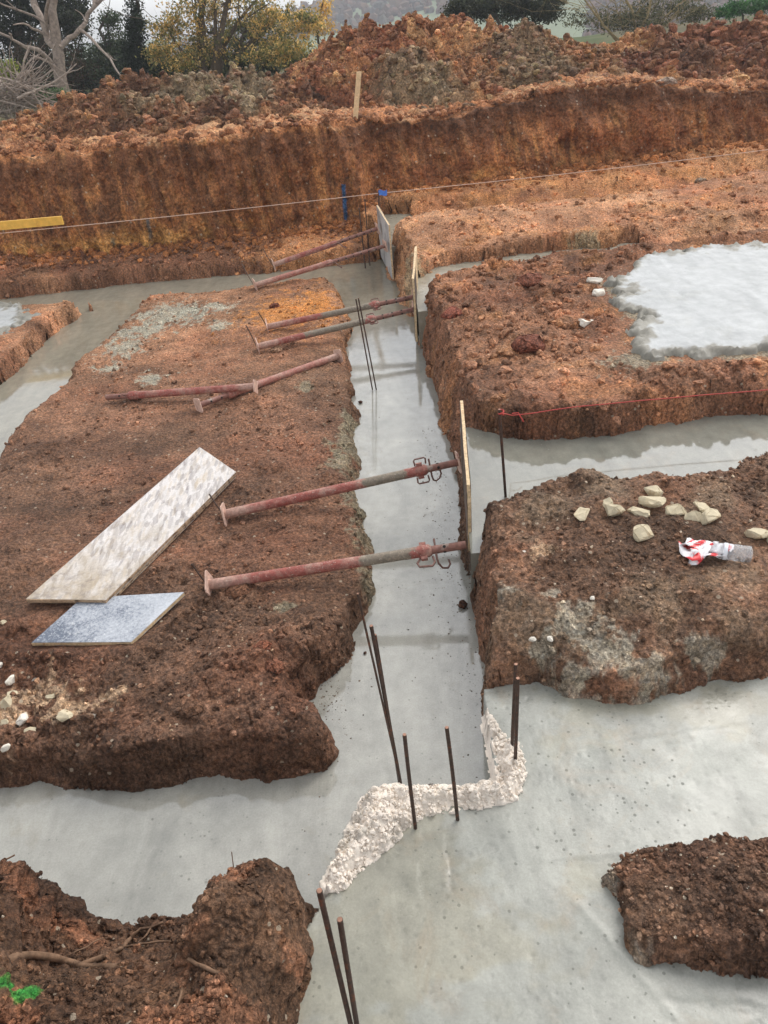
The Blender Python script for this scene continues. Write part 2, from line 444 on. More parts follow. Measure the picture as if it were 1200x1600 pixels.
def ground(x, y, fine=True):
    """height, colour and soil mask of the site at plan points"""
    e1 = fbm(x * 3.2, y * 3.2, 3, 5); e2 = fbm(x * 14, y * 14, 3, 8)
    e3 = fbm(x * 38, y * 38, 3, 9) if fine else 0
    rag = (e1 * .055 + e2 * .014 + e3 * .001) * (1 + .7 * smooth(5.8, 6.6, y) * smooth(.35, .8, x))
    und = fbm(x * 1.7, y * 1.7, 3, 21)
    mid = fbm(x * 7, y * 7, 4, 31)
    big = lumps(x, y, .11, 41); sml = lumps(x, y, .042, 43)
    tiny = lumps(x, y, .018, 47) if fine else 0
    rough = fbm(x * 45, y * 45, 3, 61) if fine else 0
    flat = flatness(x, y)
    calm = 1 - .92 * flat
    calm = calm * (.45 + .75 * smooth(-.25, .3, fbm(x * 2.1, y * 2.1, 3, 157)))
    base = np.full(x.shape, -.42)
    base = np.maximum(base, np.where((x > .6) & (y > 7.2), .125 + .03 * smooth(.9, 2., x), -.5))
    base = np.maximum(base, np.where((x > 2.4) & (y > 5.6), .14, -.5))
    H = base.copy()
    mask = np.zeros(x.shape)
    red = lin((126, 84, 62)); brown = lin((104, 74, 56)); ochre = lin((186, 126, 66)); tan = lin((182, 132, 98)); dark = lin((84, 58, 44)); grey = lin((132, 112, 92)); cem = lin((158, 155, 142))
    col = np.empty(x.shape + (3,)); col[:] = lin((120, 84, 62))

    def lay(poly, top, wd, off, amp, c, lump=1.):
        nonlocal H, mask, col
        sd = sdist(poly, x, y) + rag * np.sqrt(wd / .1)
        tl = np.clip((sd + wd / 2 + off) / wd, 0, 1); s = .6 * tl + .4 * tl * tl * (3 - 2 * tl)
        crumble = smooth(.0, .16, sd)
        t = top + amp * calm * (und * .05 + mid * .035 + big * .028 * lump * crumble + sml * .013 * lump + tiny * .006 * lump + rough * .009)
        t = t - .014 * (1 - crumble)
        h = base + (t - base) * s
        up = h > H
        H = np.where(up, h, H); mask = np.where(up, s, mask)
        col = np.where(up[..., None], c, col)

    def blend(c, d, f):
        f = np.clip(f, 0, 1)[..., None]
        return c * (1 - f) + d * f
    pat = smooth(-.35, .45, fbm(x * 1.9, y * 1.9, 4, 71)); pat2 = smooth(.05, .5, fbm(x * 4.5 + 3, y * 4.5, 5, 77)); pat3 = smooth(.12, .4, fbm(x * 11, y * 11, 4, 79))
    one = np.ones(x.shape + (3,))
    # left island: trodden red-brown, darker and cloddier towards the front
    front = smooth(3.2, 1.9, y)
    cA = blend(blend(red * one, brown * one, pat * .8), tan, smooth(3.6, 6.5, y) * .45)
    cA = blend(cA, dark, front * .45 + pat3 * .25)
    topA = .0 + .035 * smooth(2.6, 1.9, y) * smooth(.9, .2, np.abs(x + .75)) - .03 * smooth(-.45, -.1, x)
    lay(ISL_LEFT, topA, .13, .0, .55 + .75 * front, cA)
    lay(ISL_FARLEFT, 0., .1, .0, .6, blend(tan * one, red, pat * .8))
    slope = np.clip(y - 7.95, 0, 2) * .22
    lay(ISL_BANK, .0 + slope, .14, .0, .9, blend(blend(red * one, tan, pat * .7), brown, pat2 * .6))
    cB = blend(blend(lin((128, 84, 60)) * one, lin((150, 100, 70)), pat), dark, pat3 * .4)
    lay(ISL_MID, .30 + 0 * x, .17, -.01, 1.35, blend(cB, ochre, pat2 * .35), 1.15)
    lay(ISL_SILL, .05 + 0 * x, .05, 0., .5, brown * one)
    lay(ISL_BENCH, .24 + .08 * smooth(6.6, 7.4, y) + .03 * fbm(x * 1.2, y * 3, 3, 151), .26, .03, .9, blend(blend(tan * one, lin((160, 106, 74)), pat * .8), ochre, pat2 * .4))
    lay(ISL_BACK, .25 + .10 * smooth(8.3, 9.2, y) + .04 * fbm(x * 1.1, y * 3, 3, 153), .30 - .18 * smooth(.6, .3, x), .02, 1., blend(blend(lin((176, 122, 78)) * one, lin((150, 98, 64)), pat), ochre, pat2 * .5))
    topN = .30 - .11 * smooth(2.06, 1.72, y) * smooth(1.1, .35, x) - .05 * smooth(2.0, 1.7, y)
    cN = blend(blend(lin((124, 86, 64)) * one, brown, pat), grey, pat2 * .45)
    lay(ISL_NEAR, topN, .11 + .16 * smooth(2.02, 1.78, y) * smooth(.36, .55, x), -.01 + .05 * smooth(2.02, 1.78, y) * smooth(.36, .55, x), .9, blend(cN, dark, pat3 * .4), .9)
    topBL = .05 + .24 * smooth(.24, .06, np.abs(x + .40)) * smooth(.8, 1.0, y) + .26 * smooth(-.88, -1.0, x) + .30 * smooth(1.12, .72, y) * smooth(-.29, -.45, x)
    cBL = blend(blend(lin((98, 68, 48)) * one, lin((76, 52, 38)), pat), lin((150, 94, 62)), pat3 * .55)
    lay(ISL_BL, topBL, .17, .0, 1.35, cBL, .95)
    cBR = blend(blend(lin((116, 84, 64)) * one, lin((92, 66, 52)), pat), lin((140, 104, 78)), pat3 * .5)
    lay(ISL_BR, .17 + .05 * smooth(.5, .8, x), .13, .035, .8, cBR)
    lum = (col @ np.array([.3, .55, .15]))[..., None]
    patch = 1 + .55 * fbm(x * 3.1, y * 4.6, 5, 163, .62)
    warm = smooth(.0, .45, fbm(x * 2.3 + 7, y * 3.1, 4, 167))[..., None]
    far_ = smooth(3., 7., y)[..., None]
    k_ = .26 - .12 * far_
    col = (col * (1 - k_) + lum * k_) * patch[..., None] * (1.0 - .08 * far_ + warm * np.array([.08, -.02, -.05])) * np.array([1.01, 1.045, .98])
    # real stains: ochre clay, cement splashes, chalk dust, line-marker paint
    sp = 1.25 * fbm(x * 30, y * 30, 5, 91, .62) + .7 * fbm(x * 9, y * 9, 3, 95)

    def stain(c, px, py, rx, ry, z, hard=.2, thr=.55, amt=.9):
        nonlocal col
        b = blob(x, y, px, py, rx, ry, z)
        f = smooth(thr - hard, thr + hard, b + sp * .55 * (b > .02)) * amt
        col = blend(col, c, f)
    stain(ochre, 455, 487, 75, 26, 0, .3, .5, .8)
    stain(ochre, 500, 470, 30, 14, 0, .3, .5, .6)
    stain(lin((196, 140, 92)), 480, 385, 90, 22, .06, .3, .5, .6)
    cem2 = lin((150, 150, 138))
    for (px, py, rx, ry) in ((265, 492, 62, 20), (225, 515, 50, 14), (320, 483, 50, 10), (190, 545, 34, 16), (235, 592, 22, 10), (175, 575, 20, 9), (340, 510, 16, 7)):
        stain(cem2, px, py, rx, ry, 0, .15, .55, .85)
    for (px, py, rx, ry) in ((546, 690, 22, 34), (556, 760, 18, 40), (566, 830, 16, 40), (540, 725, 26, 22), (575, 890, 14, 40), (480, 615, 10, 8), (545, 655, 14, 14), (450, 965, 18, 8), (560, 600, 6, 20)):
        stain(lin((128, 122, 104)), px, py, rx, ry, -.05, .2, .5, .8)
    for (px, py, rx, ry) in ((925, 975, 52, 34), (975, 990, 30, 20), (1020, 1045, 60, 22), (870, 1055, 45, 45), (930, 1085, 70, 20), (1060, 1060, 40, 18), (860, 930, 16, 10), (790, 930, 18, 12), (835, 1045, 22, 26), (1150, 1050, 30, 14), (1000, 1080, 60, 14)):
        stain(lin((152, 147, 135)), px, py, rx, ry, .28, .2, .56, .75)
    for (px, py, rx, ry) in ((905, 1010, 40, 26), (950, 1050, 60, 26), (880, 1070, 34, 20), (1010, 1066, 50, 16), (1090, 1040, 40, 14), (850, 1040, 18, 20)):
        stain(lin((150, 145, 132)), px, py, rx, ry, .13, .2, .56, .7)
    for (px, py, rx, ry) in ((980, 480, 14, 50), (1000, 560, 60, 16), (1150, 550, 80, 10), (965, 440, 18, 10)):
        stain(lin((140, 134, 118)), px, py, rx, ry, .31, .15, .5, .85)
    for (px, py, rx, ry) in ((690, 415, 60, 8), (640, 372 + 40, 10, 20), (915, 378, 26, 8), (870, 388, 40, 6), (780, 403, 60, 6)):
        stain(lin((158, 148, 122)), px, py, rx, ry, .2, .2, .55, .7)
    for (px, py, rx, ry) in ((55, 1085, 60, 30), (100, 1115, 60, 22), (20, 1120, 40, 30), (845, 860, 26, 14), (180, 1000 + 90, 30, 12)):
        stain(lin((190, 165, 138)), px, py, rx, ry, .0 if px < 600 else .31, .2, .62, .6)
    for (px, py, rx, ry) in ((945, 1375, 18, 24), (960, 1440, 16, 40), (990, 1480, 20, 22)):
        stain(lin((138, 134, 124)), px, py, rx, ry, .15, .2, .5, .6)
    for (px, py, rx, ry) in ((2, 1560, 15, 12), (12, 1572, 15, 11), (26, 1584, 15, 11), (42, 1596, 16, 11), (60, 1606, 17, 10), (80, 1614, 16, 9)):
        stain(lin((48, 132, 56)), px, py, rx, ry, .2, .25, .5, .85)
    return H, col, mask


# tessellation: finer where things are small, one continuous sheet of the whole pit
NV, NU = 820, 1480
yy = np.exp(np.linspace(math.log(.42), math.log(9.6), NV))
uu = np.linspace(-1, 1, NU)
GX = uu[None, :] * (yy[:, None] * .78 + 1.45)
GY = np.repeat(yy[:, None], NU, 1)
gh, gc, gm = ground(GX, GY)
gy_, gx_ = np.gradient(gh)
steep = smooth(.25, 1.6, np.hypot(gy_ / np.gradient(GY, axis=0), gx_ / np.gradient(GX, axis=1)))
amp_ = .020 + .0035 * np.maximum(0, GY - 2.2)
GX = GX + steep * amp_ * (fbm(GX * 8 + gh * 22, GY * 8 - gh * 19, 4, 131) * 1.3 + lumps(GX + gh * 1.1, GY - gh * .9, .05, 133) * .7)
GY = GY + steep * amp_ * (fbm(GX * 8 - gh * 21, GY * 8 + gh * 24, 4, 137) * 1.3 - lumps(GX + gh * 1.1, GY - gh * .9, .045, 139) * .7)
GO = mesh_np('ground', np.stack([GX, GY, gh], -1).reshape(-1, 3), grid_faces(NU, NV), SOIL, col=gc.reshape(-1, 3))
GO['kind'] = 'structure'
# the site continues a little to either side and behind the camera
mb = MB()
for (x0, x1, y0, y1, z) in ((-12, -1.2, -6, .45, .28), (1.1, 12, -6, .45, .2), (-1.2, 1.1, -6, .45, .1)):
    mb.box(((x0 + x1) / 2, (y0 + y1) / 2, z - .5), ((x1 - x0) / 2, 0, 0), (0, (y1 - y0) / 2, 0), (0, 0, .5))
for (x0, x1, y0, y1, z) in ((-14, -3.6, .45, 4.1, -.03), (-14, -5.6, 4.1, 9, -.03), (3.35, 14, .45, 4.1, .27), (5.6, 14, 4.1, 9, .29)):
    mb.box(((x0 + x1) / 2, (y0 + y1) / 2, z - .5), ((x1 - x0) / 2, 0, 0), (0, (y1 - y0) / 2, 0), (0, 0, .5))
mb.C = [tuple(lin((115, 80, 60)))] * len(mb.V)
yard = mb.build('yard', SOIL, smooth_=False, col=True); yard['kind'] = 'structure'


def slab(name, poly, top, bottom, mat):
    bm = bmesh.new()
    vs_ = [bm.verts.new((p[0], p[1], top)) for p in poly]
    f = bm.faces.new(vs_)
    r = bmesh.ops.extrude_face_region(bm, geom=[f])
    for v in r['geom']:
        if isinstance(v, bmesh.types.BMVert): v.co.z = bottom
    bmesh.ops.recalc_face_normals(bm, faces=bm.faces[:])
    bmesh.ops.triangulate(bm, faces=bm.faces[:])
    me = bpy.data.meshes.new(name); bm.to_mesh(me); bm.free()
    me.materials.append(mat)
    o = bpy.data.objects.new(name, me); COL.objects.link(o)
    o['kind'] = 'structure'
    return o


LIP_IN = [(.262, 1.66), (.245, 1.42), (-.08, 1.445), (-.14, 1.42), (-.265, 1.15)]
slab('trench_concrete', [(-6, .9), (.43, .9), (.43, 8.1), (-6, 8.2)], -.15, -.36, CONC_MAIN)
def slab_sheet():
    P = [(.37, 1.97), (.37, 1.81), (.276, 1.795), (.255, 1.425), (-.07, 1.418), (-.12, 1.395), (-.245, 1.14), (-.36, .95), (-.36, .35), (2.6, .35), (2.6, 2.0)]
    X, Y = np.meshgrid(np.arange(-.38, 1.7, .0055), np.arange(.36, 2.0, .0055))
    sd = sdist(P, X, Y)
    Z = .09 + fbm(X * 3, Y * 3, 3, 901) * .004 + fbm(X * 22, Y * 9, 4, 903) * .0006 + fbm(X * 70, Y * 70, 3, 905) * .0002
    c = 1 + .16 * fbm(X * 2.2, Y * 2.2, 5, 907, .6) + .10 * fbm(X * 9, Y * 9, 4, 909, .6)
    for a, b, wd, ht in (((820, 1345), (1215, 1308), .012, .0045), ((880, 1385), (1075, 1610), .011, .004), ((700, 1300), (708, 1400), .008, -.003), ((655, 1345), (664, 1410), .006, -.0025), ((560, 1440), (760, 1330), .014, .003), ((640, 1600), (900, 1420), .012, .003), ((860, 1180), (1200, 1130), .014, .003), ((1010, 1560), (1200, 1580), .012, -.004)):
        A, B = at(*a, .09)[:2], at(*b, .09)[:2]; e = B - A; L2 = e @ e
        t = ((X - A[0]) * e[0] + (Y - A[1]) * e[1]) / L2; tc = np.clip(t, 0, 1)
        d = np.hypot(X - A[0] - tc * e[0], Y - A[1] - tc * e[1]) + fbm(X * 18, Y * 18, 3, 911) * .014
        k = np.exp(-(d / wd) ** 2) * smooth(0, .15, t) * smooth(1, .85, t)
        Z = Z + ht * .45 * k; c = c + np.sign(ht) * .05 * k
    pk, r = worley(X / .034, Y / .034, 913)        # burst bubbles and pock marks
    hole = np.maximum(0, 1 - (pk / (.10 + .16 * r)) ** 2) * (r > .72)
    Z = Z - hole * .0008; c = c - hole * .16
    wx, wy = X + fbm(X * 22, Y * 22, 3, 921) * .03, Y + fbm(X * 22, Y * 22, 3, 923) * .03
    pk, r = worley(wx / .16, wy / .16, 915)          # round splash rings
    ring = np.exp(-((pk - .16) / .035) ** 2) * (r > .74)
    Z = Z + ring * .0003; c = c + ring * .03 - .07 * (pk < .13) * (r > .74)
    damp = smooth(.08, .3, fbm(X * 1.6 + 4, Y * 2.6, 5, 917, .6) + fbm(X * 30, Y * 30, 3, 919) * .12)
    col = np.ones(X.shape + (3,)) * c[..., None]
    col = col * (1 - damp[..., None] * np.array([.06, .10, .18]))
    Z = np.where(sd > .0, Z, -.3)
    F = grid_faces(X.shape[1], X.shape[0]); keep = (sd.ravel()[F] > 0).any(1)
    o = mesh_np('slab_concrete', np.stack([X, Y, Z], -1).reshape(-1, 3), F[keep], CONC_SLAB, col=col.reshape(-1, 3))
    o['kind'] = 'structure'


slab_sheet()
slab('slab_edge_concrete', [(1.69, .35), (4, .35), (4, 2.0), (1.69, 2.0)], .088, -.3, CONC_EDGE)
slab('right_trench_concrete', [(.340, 2.5), (.446, 3.6), (4.2, 3.6), (4.2, 2.5)], .13, -.2, CONC_RIGHT)
slab('upper_trench_concrete', [(.39, 5.45), (.44, 6.9), (2.5, 6.9), (2.5, 5.7)], .135, -.2, CONC_FAR)
slab('far_trench_concrete', [(.3, 7.3), (.26, 8.7), (1.15, 8.75), (1.0, 7.3)], .13, -.2, CONC_FAR)


def pad(name, outline, z, label, group=None):
    """a spread of concrete poured on the soil, thinning out at its edge"""
    P = np.array([at(a, b, z)[:2] if a is not None else b for a, b in outline])
    x0, y0 = P.min(0) - .1; x1, y1 = P.max(0) + .1
    nx, ny = int((x1 - x0) / .016), int((y1 - y0) / .016)
    X, Y = np.meshgrid(np.linspace(x0, x1, nx), np.linspace(y0, y1, ny))
    sd = sdist(P, X, Y) - .05 + fbm(X * 5, Y * 5, 5, 201, .6) * .16
    g, _, _ = ground(X, Y, False)
    edge = smooth(.0, .14, sd)
    Z = z - .004 + .020 * smooth(.0, .045, sd) + fbm(X * 1.5, Y * 4, 3, 211) * .006 * edge + (fbm(X * 30, Y * 30, 4, 203) * .03 + lumps(X, Y, .03, 207) * .02) * (1 - edge * .94)
    Z = np.where(sd > -.005, Z, g - .04)
    F = grid_faces(nx, ny)
    keep = (sd.ravel()[F] > -.03).any(1)
    q = smooth(.06, .12, sd + fbm(X * 14, Y * 14, 5, 205, .6) * .09)[..., None]
    cc = lin((156, 152, 140)) * (1 - q) + lin((198, 200, 199)) * q
    Z = Z + (1 - q[..., 0]) * (fbm(X * 34, Y * 34, 4, 213) * .007 + lumps(X, Y, .05, 215) * .006) * (sd > .01)
    cc = cc * (1 + .05 * fbm(X * 2, Y * 12, 5, 209, .6))[..., None]
    o = mesh_np(name, np.stack([X, Y, Z], -1).reshape(-1, 3), F[keep], CONC_PAD, col=cc.reshape(-1, 3))
    return tag(o, label, 'concrete pad', group)


pad('concrete_pad', [(945, 442), (975, 418), (1000, 402), (1075, 387), (1150, 380), (1200, 378), (None, (4.6, 6.3)), (None, (4.6, 4.45)), (1200, 553), (1100, 562), (1010, 570), (962, 550), (972, 525), (978, 500), (957, 470)], .315,
    'large pale grey rough edged concrete pad poured on the soil at the right')
pad('concrete_pad', [(0, 474), (62, 479), (58, 498), (30, 520), (0, 534), (None, (-3.9, 5.9)), (None, (-4.4, 6.3)), (None, (-4.3, 7.1))], .0,
    'small pale concrete pad cut by the left edge beside the diagonal trench')

# ------------------------------------------------------------------ rough concrete lip round the step
def lip():
    out = W([(517, 1405, .09), (537, 1393, .09), (560, 1370, .09), (587, 1343, .09), (617, 1317, .09), (647, 1287, .09), (690, 1271, .09), (750, 1264, .09), (800, 1253, .09), (817, 1237, .09), (824, 1191, .09), (812, 1165, .09), (785, 1146, .09), (768, 1124, .09), (762, 1110, .09)])
    P = LIP_IN[::-1][0:1] + [tuple(p) for p in out[1:]] + [(.278, 1.70), (.262, 1.418), (-.08, 1.445), (-.145, 1.42)]
    P[0] = (-.27, 1.13)
    st = .0045
    X, Y = np.meshgrid(np.arange(-.36, .46, st), np.arange(1.05, 1.78, st))
    sd = sdist(P, X, Y) + fbm(X * 30, Y * 30, 3, 301) * .012
    inner = sdist([(-.9, 1.13), (-.27, 1.13), (-.145, 1.42), (-.08, 1.445), (.262, 1.418), (.280, 1.72), (.280, 3), (-.9, 3)], X, Y)
    Z = .085 + .04 * smooth(-.0, .05, sd) + fbm(X * 9, Y * 9, 3, 305) * .02 + lumps(X, Y, .03, 307) * .02 + lumps(X, Y, .016, 309) * .011
    Z = np.where((sd < -.004) & (inner <= 0), .03, Z)
    Z = np.where(inner > -.002 + fbm(X * 40, Y * 40, 2, 311) * .012, np.where(sd < -.008, np.where((X > .2) & (Y > 1.44), .05, -.3), Z), Z)
    F = grid_faces(X.shape[1], X.shape[0])
    keep = (sd.ravel()[F] > -.02).any(1)
    o = mesh_np('concrete_lip', np.stack([X, Y, Z], -1).reshape(-1, 3), F[keep], LIPM)
    tag(o, 'knobbly off white rough concrete ridge curving round the step by the upright bars', 'concrete ridge')
    # nuggets pressed into its surface
    mb = MB()
    bm = bmesh.new(); bmesh.ops.create_icosphere(bm, subdivisions=1, radius=1)
    IV = np.array([v.co[:] for v in bm.verts]); IF = [[v.index for v in f.verts] for f in bm.faces]; bm.free()
    n = 0
    xs, ys = RNG.uniform(-.3, .42, 9000), RNG.uniform(1.1, 1.72, 9000)
    s = sdist(P, xs, ys)
    ok = np.where(s > .004)[0][:2600]
    for i in ok:
        r = RNG.uniform(.0025, .0085)
        j, k = int((ys[i] - 1.05) / st), int((xs[i] + .36) / st)
        v = IV * (1 + RNG.uniform(-.28, .28, (len(IV), 1))) * r * RNG.uniform(.75, 1.25, 3) + np.array([xs[i], ys[i], Z[j, k] + r * .15])
        mb.add(v, IF)
    c = mb.build('aggregate', LIPM, o); c['kind'] = 'stuff'


LIPM = concrete_material('lumpy_lip_concrete', lin((228, 216, 202)) * 1.0, lin((204, 194, 180)) * .95, lin((150, 145, 132)) * .9, (.6, .8), .5, 120, .3, .6, .62)
lip()

# ================================================================== BANK, HEAPS, LAND BEHIND
FOOT = np.array([(-9, 8.9, .1), (-5, 8.62, .1), (-3.9, 8.5, .1), (-1.74, 8.28, .08), (-.6, 8.45, .1), (-.19, 8.52, .12), (.08, 8.56, .2), (.35, 8.9, .33), (2., 9.02, .33), (4.7, 9.25, .33), (9, 9.6, .33)])
TOPP = [(0, 235, 8.86), (150, 226, 8.72), (300, 214, 8.62), (430, 194, 8.72), (530, 184, 8.86), (600, 184, 9.05), (700, 174, 9.3), (850, 142, 9.42), (930, 128, 9.5), (1000, 124, 9.52), (1100, 132, 9.55), (1200, 134, 9.65)]
TOP = np.array([atY(*p) for p in TOPP])
TOP = np.vstack([[-9, 9.3, TOP[0, 2]], TOP, [9, 10.0, TOP[-1, 2]]])
PLAT = 1.0


def top_at(x):
    return np.interp(x, TOP[:, 0], TOP[:, 1]), np.interp(x, TOP[:, 0], TOP[:, 2])


def bank():
    NX, NVv = 1250, 190
    xs = np.linspace(-6.2, 7.6, NX); vv = np.linspace(0, 1, NVv)
    X = np.repeat(xs[None], NVv, 0); V = np.repeat(vv[:, None], NX, 1)
    fy = np.interp(xs, FOOT[:, 0], FOOT[:, 1])[None]; fz = np.interp(xs, FOOT[:, 0], FOOT[:, 2])[None]
    ty, tz = top_at(xs); ty = ty[None]; tz = tz[None] + fbm(X * 2.2, X * 0 + 3, 4, 401) * .06
    fy = fy + fbm(X * 1.6, X * 0, 3, 402) * .10
    ft = np.clip(V / .8, 0, 1); bk = np.clip((V - .8) / .2, 0, 1)
    # face leans a little at the bottom (slipped crumbs), upright above, rounded lip, then level ground
    g = ft ** 1.0
    Y = fy + (ty - fy) * (.55 * g + .45 * g ** 3) + bk * 1.5
    Z = (fz - .12) + (tz + .0 - fz + .12) * ft - .05 * smooth(.9, 1, ft) * (1 - smooth(0, .3, bk)) + bk * -.04
    right = smooth(-.3, .6, X)
    teeth = fbm(X * 10 + Z * (1.6 - 1.2 * right), Z * 1.0, 3, 405)
    blk, rid = worley(X * 3.2 + fbm(X * 4, Z * 4, 2, 407), Z * 2.2, 408)
    am = smooth(0, .12, ft) * (1 - smooth(.15, .5, bk))
    n = teeth * (.12 - .05 * right) + fbm(X * 3, Z * 3, 4, 409) * .10 + (blk - .5) * .07 * right + fbm(X * 16, Z * 12, 4, 411) * .045 + lumps(X + Z * .2, Z, .05, 413) * .014 + lumps(X, Z * .9, .028, 414) * .010
    Y = Y - n * am
    Z = Z + (fbm(X * 8, Y * 8, 4, 415) * .07 + lumps(X, Y, .09, 417) * .03) * smooth(.8, 1, ft)
    # real colour bands of the cut: ochre clay below, redder middle, dark topsoil under the lip
    wob = fbm(X * 1.3, Z * 1.3, 4, 421) * .22 + fbm(X * 7, Z * 3, 3, 423) * .08
    h = ft + wob * .6
    c = np.empty(X.shape + (3,)); c[:] = lin((140, 90, 58))

    def bl(c, d, f): f = np.clip(f, 0, 1)[..., None]; return c * (1 - f) + d * f
    st = smooth(-.25, .35, fbm(X * 11 + Z * 2.2, Z * 3.2, 5, 425, .6))
    c = bl(c, lin((176, 118, 72)), st * .6)
    c = bl(c, lin((96, 62, 42)), smooth(.02, .3, fbm(X * 13 + Z * 2.6, Z * 2.6, 5, 427, .6)) * .7)
    c = bl(c, lin((206, 150, 88)), smooth(.1, .4, fbm(X * 20 + Z * 2, Z * 3, 4, 428)) * .3)
    c = bl(c, lin((196, 146, 82)), smooth(.32, .12, h) * smooth(.0, .35, fbm(X * 3, Z * 5, 3, 429) + .2) * .8 * (1 - .5 * right))
    c = bl(c, lin((206, 150, 100)), smooth(.25, .05, h) * smooth(-1.4, -.6, X) * (1 - smooth(.05, .3, X)) * .7)
    c = bl(c, lin((122, 72, 46)), right * smooth(-.2, .3, fbm(X * 3, Z * 3, 3, 430)) * .6)
    c = bl(c, lin((78, 54, 38)), smooth(.66, .84, h) * (1 - smooth(.93, 1.0, h)) * (.35 + .6 * right))
    c = bl(c, lin((112, 70, 46)), smooth(.5, .75, h) * .6 * (1 - smooth(.93, 1.0, h)))
    c = bl(c, lin((106, 72, 50)), smooth(.3, .42, h) * smooth(.62, .45, h) * (1 - right) * .25)
    top = smooth(.955, 1.0, ft + wob * .12)
    c = bl(c, bl(np.full(c.shape, 1.) * lin((164, 108, 70)), lin((182, 138, 104)), smooth(-.1, .4, fbm(X * 5, Y * 5, 4, 431))), top * .95)
    # line-marker paint sprayed down the face
    for (px, y0, y1, wd, amt, rgb) in ((539, 288, 362, .024, .95, (38, 96, 156)), (241, 335, 408, .018, .6, (70, 104, 122)), (188, 362, 400, .016, .5, (76, 116, 118))):
        a, b = atY(px - 3, y0, 8.62), atY(px + 3, y1, 8.5)
        xc = a[0] + (b[0] - a[0]) * np.clip((a[2] - Z) / (a[2] - b[2]), 0, 1)
        f = smooth(wd * 1.15, wd * .6, np.abs(X - xc + fbm(X * 40, Z * 40, 2, 433) * .012)) * (Z < a[2]) * (Z > b[2]) * amt * smooth(-.5, -.1, fbm(X * 30, Z * 30, 3, 435) + (.5 if amt > .9 else 0))
        c = bl(c, lin(rgb), f)
    o = mesh_np('bank', np.stack([X, Y, Z], -1).reshape(-1, 3), grid_faces(NX, NVv), FARSOIL, col=((c * .92 + (c @ np.array([.3, .55, .15]))[..., None] * .08) * np.array([1.0, 1.02, .92]) * .92 * (1 + .35 * fbm(X * 7 + Z * 1.2, Z * 2.2, 5, 441, .62))[..., None]).reshape(-1, 3))
    o['kind'] = 'structure'


bank()

ICO = {}
for k in (1, 2):
    bm = bmesh.new(); bmesh.ops.create_icosphere(bm, subdivisions=k, radius=1)
    ICO[k] = (np.array([v.co[:] for v in bm.verts]), np.array([[v.index for v in f.verts] for f in bm.faces]))
    bm.free()


def clod_mesh(name, P, R, C, mat, parent=None, sub=1, sink=.25, flat=.75):
    """many crumbs of soil in one mesh: nobody could count them"""
    V0, F0 = ICO[sub]
    n = len(P)
    k = len(V0)
    jit = 1 + RNG.uniform(-.2, .2, (n, k, 1))
    sq = RNG.uniform(.65, 1.3, (n, 1, 3)) * np.array([1, 1, flat])
    ang = RNG.uniform(0, 6.28, n); ca, sa = np.cos(ang), np.sin(ang)
    v = V0[None] * jit * sq * R[:, None, None]
    # cut angular facets
    for _ in range(5):
        d = RNG.normal(size=(n, 1, 3)); d /= np.linalg.norm(d, axis=2, keepdims=True)
        lim = R[:, None] * RNG.uniform(.34, .8, (n, 1)); dp = (v * d).sum(2)
        v = v - d * np.maximum(0, dp - lim)[..., None]
    x = v[..., 0] * ca[:, None] - v[..., 1] * sa[:, None]; y = v[..., 0] * sa[:, None] + v[..., 1] * ca[:, None]
    v = np.stack([x, y, v[..., 2]], -1) + P[:, None, :] + np.array([0, 0, 1]) * (R * (.5 - sink))[:, None, None]
    F = (F0[None] + (np.arange(n) * k)[:, None, None]).reshape(-1, 3)
    c = np.repeat(C[:, None, :], k, 1) * RNG.uniform(.85, 1.15, (n, k, 1))
    o = mesh_np(name, v.reshape(-1, 3), F, mat, col=c.reshape(-1, 3), smooth_=False, parent=parent)
    o['kind'] = 'stuff'
    return o


